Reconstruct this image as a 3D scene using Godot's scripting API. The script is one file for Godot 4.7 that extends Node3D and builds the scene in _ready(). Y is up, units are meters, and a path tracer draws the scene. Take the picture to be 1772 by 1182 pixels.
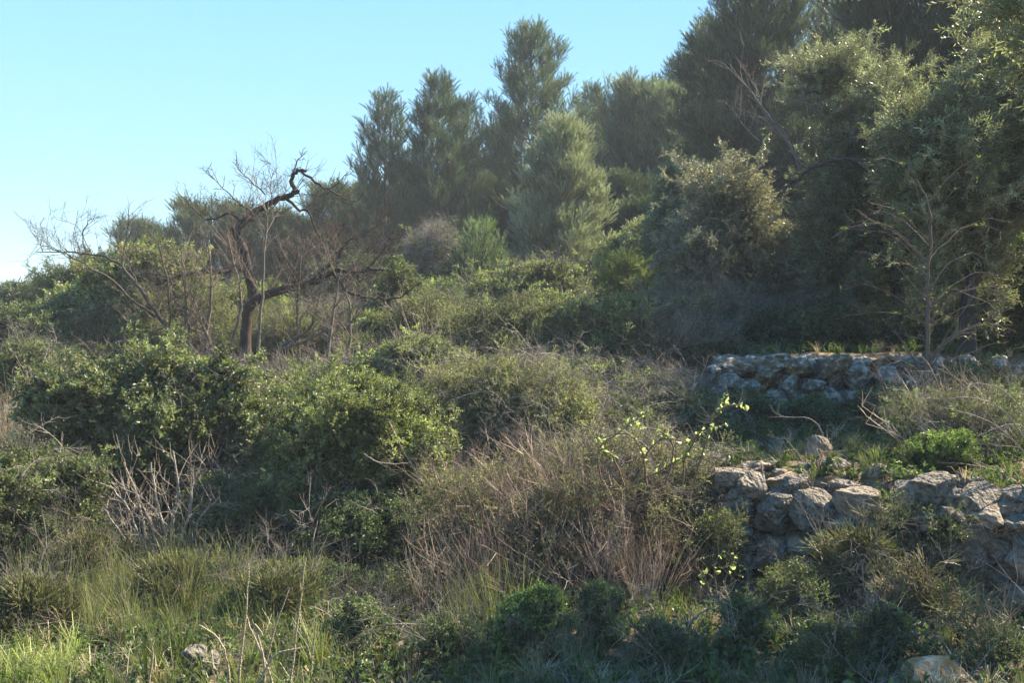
extends Node3D
# A backlit Mediterranean hillside: an old almond tree and maquis shrubs before a pine wood, dry stone terrace walls on the right.

const FOCAL := 1723.0          # focal length in pixels of the 1772 pixel wide photograph, used to author places
var rng := RandomNumberGenerator.new()
var noise := FastNoiseLite.new()
var names := {}
var cam_basis: Basis
var eye := Vector3(0, 1.6, 0)
var M := {}
var T := {}

func _ready() -> void:
	# camera
	var cam := Camera3D.new()
	cam.name = "camera"
	add_child(cam)
	cam.position = eye
	cam.rotation = Vector3(-atan(46.0 / FOCAL), 0, 0)
	cam_basis = Basis.from_euler(cam.rotation)
	cam.fov = rad_to_deg(2.0 * atan(591.0 / FOCAL))
	cam.far = 3000.0
	cam.near = 0.05
	# sky, air and exposure
	var sky_mat := ProceduralSkyMaterial.new()
	sky_mat.sky_top_color = lin(0.032, 0.138, 0.34)
	sky_mat.sky_horizon_color = lin(0.150, 0.254, 0.268)
	sky_mat.sky_curve = 0.25
	sky_mat.ground_bottom_color = lin(0.05, 0.05, 0.04)
	sky_mat.ground_horizon_color = lin(0.11, 0.125, 0.12)
	sky_mat.sun_angle_max = 60.0
	sky_mat.sun_curve = 0.08
	var sky := Sky.new()
	sky.sky_material = sky_mat
	var env := Environment.new()
	env.background_mode = Environment.BG_SKY
	env.sky = sky
	env.tonemap_mode = Environment.TONE_MAPPER_LINEAR
	env.tonemap_exposure = 4.3
	env.fog_enabled = true
	env.fog_density = 0.0017
	env.fog_light_color = lin(0.86, 0.94, 1.0)
	env.sdfgi_enabled = true
	env.ssao_enabled = true
	env.ssil_enabled = true
	var we := WorldEnvironment.new()
	we.name = "environment"
	we.environment = env
	add_child(we)
	var sun := DirectionalLight3D.new()
	sun.name = "sun"
	sun.light_energy = 1.6
	sun.light_angular_distance = 0.5
	sun.light_color = Color(1.0, 0.935, 0.83)
	sun.shadow_enabled = true
	add_child(sun)
	var az := deg_to_rad(61.0)
	var el := deg_to_rad(44.0)
	var to_sun := Vector3(sin(az) * cos(el), sin(el), -cos(az) * cos(el))
	sun.look_at_from_position(to_sun * 50.0, Vector3.ZERO)

	noise.seed = 7
	noise.frequency = 0.02
	rng.seed = 11
	make_materials()
	make_sprigs()
	build_ground()
	for i in 10: rocks.append(make_rock(100 + i, 7.0 if i < 6 else 4.0, 9 if i < 6 else 12))
	rng.seed = 21
	build_walls()
	rng.seed = 31
	build_wood()
	rng.seed = 41
	build_olives()
	rng.seed = 51
	build_middle_shrubs()
	rng.seed = 61
	build_bare_trees()
	rng.seed = 71
	build_near_shrubs()
	rng.seed = 81
	build_ground_cover()
	rng.seed = 91
	build_details()

# ------------------------------------------------------------------ small helpers
func lin(r: float, g: float, b: float) -> Color:
	return Color(r, g, b).linear_to_srgb()

func rf(a: float, b: float) -> float:
	return rng.randf_range(a, b)

func rdir() -> Vector3:
	var z := rng.randf_range(-1.0, 1.0)
	var a := rng.randf() * TAU
	var s := sqrt(1.0 - z * z)
	return Vector3(s * cos(a), z, s * sin(a))

func spot(px: float, py: float, d: float) -> Vector3:
	return eye + cam_basis * Vector3((px - 886.0) / FOCAL * d, -(py - 591.0) / FOCAL * d, -d)

func numbered(called: String) -> String:
	var n: int = names.get(called, 0)
	names[called] = n + 1
	return called if n == 0 else "%s_%03d" % [called, n]

func thing(called: String, label: String, category: String, at: Vector3, group := "") -> Node3D:
	var o := Node3D.new()
	o.name = numbered(called)
	add_child(o, true)
	o.position = at
	tag(o, label, category, group)
	return o

func tag(o: Node, label: String, category: String, group := "") -> void:
	o.set_meta("label", label)
	if category: o.set_meta("category", category)
	if group: o.set_meta("group", group)

func part(called: String, mesh: Mesh, mat: Material, parent: Node) -> MeshInstance3D:
	var o := MeshInstance3D.new()
	o.name = called
	o.mesh = mesh
	o.material_override = mat
	parent.add_child(o, true)
	return o

func copies(called: String, mesh: Mesh, mat: Material, places: Array, tints: Array, parent: Node) -> MultiMeshInstance3D:
	var mm := MultiMesh.new()
	mm.transform_format = MultiMesh.TRANSFORM_3D
	mm.use_colors = true
	mm.mesh = mesh
	mm.instance_count = places.size()
	for i in places.size():
		mm.set_instance_transform(i, places[i])
		mm.set_instance_color(i, tints[i])
	var o := MultiMeshInstance3D.new()
	o.name = called
	o.multimesh = mm
	o.material_override = mat
	o.set_meta("kind", "stuff")
	parent.add_child(o, true)
	return o

class Acc:
	var v := PackedVector3Array()
	var n := PackedVector3Array()
	var c := PackedColorArray()
	func tri(a: Vector3, b: Vector3, d: Vector3, col: Color) -> void:
		var nn := (d - a).cross(b - a).normalized()
		v.append(a); v.append(b); v.append(d)
		n.append(nn); n.append(nn); n.append(nn)
		c.append(col); c.append(col); c.append(col)
	func vert(p: Vector3, q: Vector3, col: Color) -> void:
		v.append(p); n.append(q); c.append(col)
	func mesh() -> ArrayMesh:
		var m := ArrayMesh.new()
		if v.size() == 0:
			return m
		var a := []
		a.resize(Mesh.ARRAY_MAX)
		a[Mesh.ARRAY_VERTEX] = v
		a[Mesh.ARRAY_NORMAL] = n
		a[Mesh.ARRAY_COLOR] = c
		m.add_surface_from_arrays(Mesh.PRIMITIVE_TRIANGLES, a)
		return m

func tube(a: Acc, pts: Array, r0: float, r1: float, sides: int, col: Color, knob := 0.0) -> void:
	var k := pts.size()
	if k < 2: return
	var side := Vector3.UP
	var rings := []
	for i in k:
		var t: Vector3 = (pts[min(i + 1, k - 1)] - pts[max(i - 1, 0)]).normalized()
		if i == 0:
			side = t.cross(Vector3(0.31, 0.2, 0.93)).normalized()
			if side.length() < 0.1: side = t.cross(Vector3.RIGHT).normalized()
		else:
			side = (side - t * side.dot(t)).normalized()
		var up := t.cross(side)
		var f := float(i) / (k - 1)
		var r: float = lerp(r0, r1, f)
		if knob > 0.0: r *= 1.0 + rf(-knob, knob)
		var ring := []
		for s in sides:
			var an := TAU * s / sides
			ring.append(side * cos(an) + up * sin(an))
		rings.append([pts[i], ring, r])
	for i in k - 1:
		var A = rings[i]
		var B = rings[i + 1]
		for s in sides:
			var s2 := (s + 1) % sides
			var n0: Vector3 = A[1][s]
			var n1: Vector3 = A[1][s2]
			var m0: Vector3 = B[1][s]
			var m1: Vector3 = B[1][s2]
			var p0: Vector3 = A[0] + n0 * A[2]
			var p1: Vector3 = A[0] + n1 * A[2]
			var q0: Vector3 = B[0] + m0 * B[2]
			var q1: Vector3 = B[0] + m1 * B[2]
			a.vert(p0, n0, col); a.vert(q0, m0, col); a.vert(p1, n1, col)
			a.vert(p1, n1, col); a.vert(q0, m0, col); a.vert(q1, m1, col)

func bend(a: Vector3, b: Vector3, lift: Vector3, k: int, wob := 0.0) -> Array:
	# k + 1 points from a to b that swing out by lift in the middle
	var out := []
	var w := a.distance_to(b) * wob
	for i in k + 1:
		var t := float(i) / k
		var p := a.lerp(b, t) + lift * (4.0 * t * (1.0 - t))
		if i > 0 and i < k: p += Vector3(rf(-w, w), rf(-w, w), rf(-w, w))
		out.append(p)
	return out

func smooth_line(pts: Array, per := 3, wob := 0.0) -> Array:
	var out := []
	var k := pts.size()
	for i in k - 1:
		var p0: Vector3 = pts[max(i - 1, 0)]
		var p1: Vector3 = pts[i]
		var p2: Vector3 = pts[i + 1]
		var p3: Vector3 = pts[min(i + 2, k - 1)]
		for s in per:
			var q := p1.cubic_interpolate(p2, p0, p3, float(s) / per)
			if s > 0: q += rdir() * wob
			out.append(q)
	out.append(pts[k - 1])
	return out

func twig(a: Acc, p: Vector3, dir: Vector3, length: float, r: float, depth: int, col: Color, droop := 0.0, tips = null) -> void:
	var k := 4
	var pts := [p]
	var d := dir.normalized()
	var q := p
	for i in k:
		d = (d + rdir() * 0.22 + Vector3.UP * (0.06 - droop)).normalized()
		q += d * length / k
		pts.append(q)
	tube(a, pts, r, r * 0.35, 4 if r > 0.006 else 3, col)
	if tips != null: tips.append([q, d])
	if depth > 0:
		var n := rng.randi_range(3, 5)
		for i in n:
			var t := rf(0.2, 0.95)
			var at: Vector3 = pts[int(t * k)].lerp(pts[int(t * k) + 1], t * k - int(t * k))
			var side := (d.cross(rdir())).normalized()
			twig(a, at, d * rf(0.5, 0.9) + side * rf(0.5, 0.9), length * rf(0.35, 0.65), r * 0.55, depth - 1, col, droop, tips)

# ------------------------------------------------------------------ terrain
func wall_line_low(x: float) -> float:      # depth of the face of the lower wall
	return 6.05 - 0.46 * (x - 1.1) if x > 1.1 else 6.05 + 0.25 * (1.1 - x)

func wall_line_high(x: float) -> float:
	return 8.75 - 0.06 * (x - 1.6)

func ground(x: float, z: float) -> float:
	var t := -z
	var s1 := smoothstep(0.2, 1.0, x)
	var w1 := wall_line_low(x)
	var h := lerpf(0.62 * smoothstep(w1 - 0.9, w1 + 1.9, t), 0.60 * smoothstep(w1 + 0.14, w1 + 0.40, t) + 0.06 * smoothstep(w1 + 0.3, w1 + 2.0, t), s1)
	var s2 := smoothstep(1.1, 1.7, x)
	var w2 := wall_line_high(x)
	h += lerpf(0.35 * smoothstep(8.5, 13.0, t), 0.58 * smoothstep(w2 + 0.16, w2 + 0.5, t), s2)
	var far := maxf(t, 1.0)
	var a := clampf(x / far, -0.7, 0.8)
	var slope := lerpf(0.0, 0.105, smoothstep(-0.35, 0.1, a)) + lerpf(0.0, 0.11, smoothstep(0.05, 0.5, a))
	h += slope * clampf(t - 10.0, 0.0, 60.0)
	h -= 0.012 * clampf(t - 25.0, 0.0, 400.0) * (1.0 - smoothstep(-0.3, 0.0, a))
	if t > 0.0 and t < 40.0:
		h += 0.035 * noise.get_noise_2d(x * 60.0, z * 60.0) + 0.02 * noise.get_noise_2d(x * 190.0, z * 190.0)
	return h

func on_ground(px: float, d: float) -> Vector3:
	var x := (px - 886.0) / FOCAL * d
	return Vector3(x, ground(x, -d), -d)

# ------------------------------------------------------------------ materials
func noise_tex(freq: float, oct: int, ramp: Gradient, size := 512, kind := FastNoiseLite.TYPE_SIMPLEX_SMOOTH, sd := 1) -> NoiseTexture2D:
	var f := FastNoiseLite.new()
	f.noise_type = kind
	f.seed = sd
	f.frequency = freq
	f.fractal_octaves = oct
	var t := NoiseTexture2D.new()
	t.width = size
	t.height = size
	t.seamless = true
	t.noise = f
	if ramp: t.color_ramp = ramp
	return t

func ramp(stops: Array) -> Gradient:
	var g := Gradient.new()
	var o := PackedFloat32Array()
	var c := PackedColorArray()
	for s in stops:
		o.append(s[0]); c.append(lin(s[1], s[2], s[3]))
	g.offsets = o
	g.colors = c
	return g

func leaf_mat(called: String, rough: float, spec: float, back: Color) -> StandardMaterial3D:
	var m := StandardMaterial3D.new()
	m.resource_name = called
	m.vertex_color_use_as_albedo = true
	m.roughness = rough
	m.metallic_specular = spec
	m.cull_mode = BaseMaterial3D.CULL_DISABLED
	if back.r > 0.0:
		m.backlight_enabled = true
		m.backlight = back.linear_to_srgb()
	return m

func tri_mat(called: String, tex: Texture2D, bump: Texture2D, scale: float, height: float, rough := 0.9, vcol := false) -> StandardMaterial3D:
	var m := StandardMaterial3D.new()
	m.resource_name = called
	m.albedo_texture = tex
	m.roughness = rough
	m.metallic_specular = 0.3
	m.uv1_triplanar = true
	m.uv1_world_triplanar = true
	m.uv1_scale = Vector3.ONE * scale
	m.vertex_color_use_as_albedo = vcol
	if bump:
		m.heightmap_enabled = true
		m.heightmap_texture = bump
		m.heightmap_scale = height
	return m

func make_materials() -> void:
	M.gloss = leaf_mat("glossy_leaf", 0.46, 0.5, Color(0.72, 0.9, 0.3))
	M.olive = leaf_mat("olive_leaf", 0.43, 0.58, Color(0.70, 0.76, 0.46))
	M.leaf = leaf_mat("leaf", 0.42, 0.45, Color(0.75, 0.9, 0.3))
	M.pine = leaf_mat("pine_needle", 0.42, 0.5, Color(0.62, 0.8, 0.42))
	M.grass = leaf_mat("grass_blade", 0.45, 0.4, Color(0.8, 0.95, 0.3))
	M.dry = leaf_mat("dry_stalk", 0.6, 0.35, Color(0.5, 0.45, 0.35))
	var bump := noise_tex(0.03, 5, null, 512, FastNoiseLite.TYPE_SIMPLEX_SMOOTH, 4)
	var rough_bump := noise_tex(0.018, 5, null, 512, FastNoiseLite.TYPE_CELLULAR, 9)
	M.bark = tri_mat("bark", noise_tex(0.04, 4, ramp([[0.0, 0.45, 0.42, 0.40], [0.5, 0.8, 0.78, 0.75], [1.0, 1.0, 1.0, 1.0]]), 512), bump, 6.0, 1.0, 0.85, true)
	M.stone = tri_mat("limestone", noise_tex(0.012, 5, ramp([[0.0, 0.045, 0.039, 0.03], [0.35, 0.09, 0.08, 0.063], [0.5, 0.13, 0.115, 0.092], [0.66, 0.18, 0.157, 0.122], [1.0, 0.27, 0.24, 0.19]]), 1024), bump, 1.6, 4.0)
	M.stone_warm = tri_mat("weathered_limestone", noise_tex(0.012, 5, ramp([[0.0, 0.09, 0.068, 0.045], [0.4, 0.16, 0.13, 0.095], [0.6, 0.22, 0.185, 0.142], [1.0, 0.33, 0.29, 0.235]]), 512, FastNoiseLite.TYPE_SIMPLEX_SMOOTH, 21), bump, 1.7, 3.5)
	M.stone_orange = tri_mat("iron_stained_limestone", noise_tex(0.010, 5, ramp([[0.0, 0.22, 0.10, 0.04], [0.42, 0.40, 0.19, 0.07], [0.55, 0.42, 0.30, 0.18], [1.0, 0.52, 0.44, 0.34]]), 512, FastNoiseLite.TYPE_SIMPLEX_SMOOTH, 22), bump, 2.0, 2.0)
	M.lichen = tri_mat("lichened_limestone", noise_tex(0.007, 5, ramp([[0.0, 0.085, 0.075, 0.058], [0.40, 0.135, 0.12, 0.095], [0.54, 0.19, 0.175, 0.145], [0.62, 0.36, 0.345, 0.30], [1.0, 0.48, 0.46, 0.41]]), 1024, FastNoiseLite.TYPE_SIMPLEX_SMOOTH, 31), bump, 1.9, 3.5)
	M.lichen_top = tri_mat("orange_lichened_limestone", noise_tex(0.008, 5, ramp([[0.0, 0.05, 0.047, 0.04], [0.40, 0.11, 0.10, 0.085], [0.52, 0.17, 0.12, 0.06], [0.60, 0.26, 0.12, 0.03], [0.68, 0.2, 0.17, 0.13], [0.74, 0.45, 0.45, 0.42], [1.0, 0.56, 0.56, 0.53]]), 1024, FastNoiseLite.TYPE_SIMPLEX_SMOOTH, 33), bump, 1.7, 2.0)
	M.earth = tri_mat("stony_earth", noise_tex(0.02, 6, ramp([[0.0, 0.05, 0.035, 0.022], [0.45, 0.12, 0.085, 0.055], [0.62, 0.17, 0.13, 0.085], [0.8, 0.12, 0.115, 0.06], [1.0, 0.26, 0.22, 0.16]]), 1024, FastNoiseLite.TYPE_SIMPLEX_SMOOTH, 41), rough_bump, 0.7, 4.0, 0.95)
	M.core = tri_mat("packed_earth", noise_tex(0.03, 5, ramp([[0.0, 0.03, 0.024, 0.018], [1.0, 0.12, 0.09, 0.06]]), 256), rough_bump, 2.0, 3.0, 0.95)

# ------------------------------------------------------------------ sprig meshes, shared by all copies
func leaf(a: Acc, p: Vector3, dir: Vector3, up: Vector3, l: float, w: float, col: Color, four := true) -> void:
	var d := dir.normalized()
	var s := d.cross(up).normalized()
	if s.length() < 0.1: s = d.cross(Vector3(0.3, 0.8, 0.5)).normalized()
	var n := s.cross(d)
	var tip := p + d * l - n * l * 0.08
	var lift := n * w * 0.22
	if four:
		var l1 := p + d * l * 0.30 + s * w * 0.5 + lift
		var l2 := p + d * l * 0.68 + s * w * 0.42 + lift
		var r1 := p + d * l * 0.30 - s * w * 0.5 + lift
		var r2 := p + d * l * 0.68 - s * w * 0.42 + lift
		a.tri(p, tip, l1, col); a.tri(l1, tip, l2, col)
		a.tri(p, r1, tip, col); a.tri(r1, r2, tip, col)
	else:
		var m1 := p + d * l * 0.5 + s * w * 0.5 + lift
		var m2 := p + d * l * 0.5 - s * w * 0.5 + lift
		a.tri(p, tip, m1, col); a.tri(p, m2, tip, col)

func leafy_sprig(len0: float, n: int, l: float, w: float, sides: int, four: bool, wood: Color, spread := 0.9) -> ArrayMesh:
	var a := Acc.new()
	var axes := []
	var main := bend(Vector3.ZERO, Vector3(rf(-0.1, 0.1) * len0, len0, rf(-0.1, 0.1) * len0), Vector3(rf(-0.06, 0.06), 0, rf(-0.06, 0.06)) * len0, 3)
	axes.append([main, n])
	tube(a, main, 0.008 * len0 + 0.0006, 0.0008, 3, wood)
	for i in sides:
		var st: Vector3 = main[1].lerp(main[3], rf(0.0, 0.6))
		var an := TAU * (i + rf(-0.3, 0.3)) / sides
		var e := st + Vector3(cos(an) * 0.4, rf(0.25, 0.5), sin(an) * 0.4) * len0
		var br := bend(st, e, Vector3.UP * 0.04 * len0, 3)
		axes.append([br, int(n * 0.6)])
		tube(a, br, 0.005 * len0 + 0.0004, 0.0006, 3, wood)
	for ax in axes:
		var pts: Array = ax[0]
		var k: int = ax[1]
		for i in k:
			var t := lerpf(0.12, 1.0, (i + rf(0, 0.6)) / k) * 0.999
			var j := int(t * 3)
			var p: Vector3 = pts[j].lerp(pts[j + 1], t * 3 - j)
			var d: Vector3 = (pts[j + 1] - pts[j]).normalized()
			var an := i * 2.4 + rf(-0.5, 0.5)
			var s := d.cross(Vector3(cos(an), 0.1, sin(an))).normalized()
			var ld := (d * rf(0.35, 0.9) + s * spread + rdir() * 0.25).normalized()
			var g := rf(0.28, 0.74)
			leaf(a, p, ld, d + rdir() * 0.5, l * rf(0.65, 1.15), w * rf(0.75, 1.15), Color(g * rf(0.9, 1.1), g, g * rf(0.8, 1.1)), four)
	return a.mesh()

func needle_sprig(len0: float, brushes: int, n: int, nl: float, nw: float, wood: Color) -> ArrayMesh:
	var a := Acc.new()
	for b in brushes:
		var st := Vector3(0, len0 * 0.55 * b / brushes, 0)
		var an := b * 2.3
		var e := st + (Vector3(0, len0 * 0.95, 0) if b == 0 else Vector3(cos(an) * 0.36, rf(0.5, 0.75), sin(an) * 0.36) * len0)
		tube(a, [st, st.lerp(e, 0.5), e], 0.0035, 0.0015, 3, wood)
		var d := (e - st).normalized()
		for i in n:
			var t := rf(0.25, 1.0)
			var p := st.lerp(e, t)
			var s := d.cross(rdir()).normalized()
			var nd := (d * rf(0.7, 1.1) + s * rf(0.22, 0.55)).normalized()
			var w := nd.cross(rdir()).normalized() * nw
			var g := rf(0.36, 0.62)
			a.tri(p - w, p + nd * nl * rf(0.7, 1.15), p + w, Color(g * rf(0.9, 1.1), g, g * 0.95))
	return a.mesh()

func twig_sprig(len0: float, depth: int, r: float, sub: int) -> ArrayMesh:
	var a := Acc.new()
	twig(a, Vector3.ZERO, Vector3.UP, len0, r, depth, Color(0.55, 0.55, 0.55))
	for i in sub:
		twig(a, Vector3.ZERO, (Vector3.UP + rdir() * 0.5), len0 * rf(0.6, 1.0), r, depth, Color(0.5, 0.5, 0.5))
	return a.mesh()

func switch_sprig() -> ArrayMesh:
	# a few long straight shoots from one foot, with short side twigs
	var a := Acc.new()
	for i in 4:
		var d := (Vector3.UP + rdir() * 0.35).normalized()
		var g := rf(0.34, 0.7)
		var col := Color(g, g * 0.97, g * 0.95)
		var ln := rf(0.3, 0.6)
		var pts := bend(Vector3.ZERO, d * ln, rdir() * 0.04, 5, 0.015)
		tube(a, pts, 0.0028, 0.001, 3, col)
		for j in 5:
			var p: Vector3 = pts[rng.randi_range(1, 5)]
			var e := p + (d + rdir() * 0.9).normalized() * rf(0.04, 0.16)
			tube(a, [p, p.lerp(e, 0.5) + rdir() * 0.006, e], 0.0014, 0.0007, 3, col)
	return a.mesh()

func blade_tuft(n: int, h: float, w: float, lean: float, curl: float) -> ArrayMesh:
	var a := Acc.new()
	for i in n:
		var an := rng.randf() * TAU
		var out := Vector3(cos(an), 0, sin(an))
		var side := Vector3(-out.z, 0, out.x).rotated(Vector3.UP, rf(-0.8, 0.8)) * w
		var hh := h * rf(0.45, 1.1)
		var b := out * rf(0.0, 0.25) * h * 0.4
		var le := rf(0.1, lean)
		var g := rf(0.35, 0.65)
		var col := Color(g * rf(0.9, 1.15), g, g * 0.9)
		var p1 := b + Vector3.UP * hh * 0.5 + out * hh * le * 0.35
		var p2 := b + Vector3.UP * hh * (0.95 - curl * 0.3) + out * hh * le
		var p3 := p2 + (Vector3.UP * (0.25 - curl) + out * (le + curl * 0.6)) * hh * 0.35
		a.tri(b - side, p1 - side * 0.8, b + side, col); a.tri(b + side, p1 - side * 0.8, p1 + side * 0.8, col)
		a.tri(p1 - side * 0.8, p2 - side * 0.5, p1 + side * 0.8, col); a.tri(p1 + side * 0.8, p2 - side * 0.5, p2 + side * 0.5, col)
		a.tri(p2 - side * 0.5, p3, p2 + side * 0.5, col)
	return a.mesh()

func stalk_tuft(n: int, h: float, r: float, lean: float) -> ArrayMesh:
	var a := Acc.new()
	for i in n:
		var out := Vector3(rf(-1, 1), 0, rf(-1, 1))
		var hh := h * rf(0.5, 1.05)
		var b := out * 0.12 * h
		var e := b + Vector3.UP * hh + out * lean * hh
		var g := rf(0.4, 0.62)
		var col := Color(g, g * rf(0.92, 1.0), g * rf(0.85, 1.0))
		tube(a, bend(b, e, out * -0.06 * hh, 3, 0.02), r, r * 0.4, 3, col)
		for j in rng.randi_range(1, 4):
			var t := rf(0.4, 0.95)
			var p := b.lerp(e, t)
			tube(a, [p, p + (Vector3.UP * 0.7 + rdir() * 0.6) * hh * rf(0.08, 0.2)], r * 0.6, r * 0.3, 3, col)
	return a.mesh()

func herb_tuft(n: int, h: float, l: float, w: float) -> ArrayMesh:
	var a := Acc.new()
	for i in n:
		var out := Vector3(rf(-1, 1), 0, rf(-1, 1))
		var st := bend(out * 0.1 * h, out * rf(0.2, 0.7) * h + Vector3.UP * h * rf(0.4, 1.0), Vector3.UP * 0.05 * h, 3)
		tube(a, st, 0.0014, 0.0008, 3, Color(0.45, 0.42, 0.32))
		for j in 7:
			var t := rf(0.2, 0.999)
			var k := int(t * 3)
			var p: Vector3 = st[k].lerp(st[k + 1], t * 3 - k)
			var g := rf(0.36, 0.62)
			leaf(a, p, rdir() + Vector3.UP * 0.35 + out * 0.3, Vector3.UP + rdir() * 0.4, l * rf(0.6, 1.2), w * rf(0.7, 1.1), Color(g, g, g * 0.9), true)
	return a.mesh()

func make_sprigs() -> void:
	var wood := Color(0.75, 0.6, 0.62)
	T.shrub = leafy_sprig(0.15, 14, 0.027, 0.015, 3, true, wood)             # small oval leaves
	T.holm = leafy_sprig(0.18, 13, 0.038, 0.021, 3, true, wood)              # larger glossy oval leaves
	T.tiny = leafy_sprig(0.17, 18, 0.016, 0.010, 3, false, wood)             # tiny leaves on wiry twigs
	T.olive = leafy_sprig(0.26, 20, 0.052, 0.012, 3, false, wood, 0.75)      # narrow leaves
	T.oleaster = leafy_sprig(0.22, 22, 0.034, 0.012, 4, false, wood, 0.8)
	T.pine = needle_sprig(0.36, 5, 40, 0.095, 0.0030, wood)
	T.pine_loose = needle_sprig(0.42, 3, 34, 0.09, 0.0026, wood)
	T.feather = needle_sprig(0.20, 5, 26, 0.020, 0.0011, wood)
	T.thyme = needle_sprig(0.12, 5, 22, 0.012, 0.0016, wood)
	T.twigs = twig_sprig(0.30, 2, 0.0035, 1)
	T.wire = twig_sprig(0.26, 2, 0.0018, 2)
	T.switch = switch_sprig()
	T.grass = blade_tuft(26, 0.2, 0.0022, 0.5, 0.35)
	T.tall_grass = blade_tuft(40, 0.55, 0.0018, 0.35, 0.3)
	T.stalks = stalk_tuft(22, 0.6, 0.0018, 0.28)
	T.herb = herb_tuft(7, 0.13, 0.03, 0.017)
	T.clover = herb_tuft(9, 0.07, 0.022, 0.017)

# ------------------------------------------------------------------ plants
func aim(d: Vector3) -> Basis:
	var y := d.normalized()
	var x := y.cross(rdir()).normalized()
	return Basis(x, y, x.cross(y))

func tint_of(a: Color, b: Color) -> Color:
	# sprig meshes carry about one half, so tints are doubled
	var c := a.lerp(b, rng.randf()) * rf(0.58, 1.5) * 2.6
	var grey := (c.r + c.g + c.b) / 3.0
	c = c.lerp(Color(grey, grey, grey), 0.24)
	return Color(c.r, c.g, c.b, 1.0)

func fill(lobes: Array, n: int, s0: float, s1: float, ca: Color, cb: Color, places: Array, tints: Array, up := 0.5, shell := 0.42, low := 0.03) -> void:
	# lobes: [centre, radii]; sprigs through their volume, denser towards the outside
	var weights := []
	var sum := 0.0
	for l in lobes:
		var r: Vector3 = l[1]
		sum += pow(r.x * r.y * r.z, 0.72)
		weights.append(sum)
	var lobe_tints := []
	for l in lobes: lobe_tints.append(rf(0.72, 1.28))
	for i in n:
		var w := rng.randf() * sum
		var j := 0
		while weights[j] < w: j += 1
		var d := rdir()
		var rr := pow(rng.randf(), shell)
		var r: Vector3 = lobes[j][1]
		var p: Vector3 = lobes[j][0] + d * r * rr
		if p.y < low: continue
		var dir := (d * 0.8 + Vector3.UP * up + rdir() * 0.65)
		places.append(Transform3D(aim(dir).scaled(Vector3.ONE * rf(s0, s1)), p))
		var c := tint_of(ca, cb)
		var f: float = lobe_tints[j]
		tints.append(Color(c.r * f, c.g * f, c.b * f))

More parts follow.
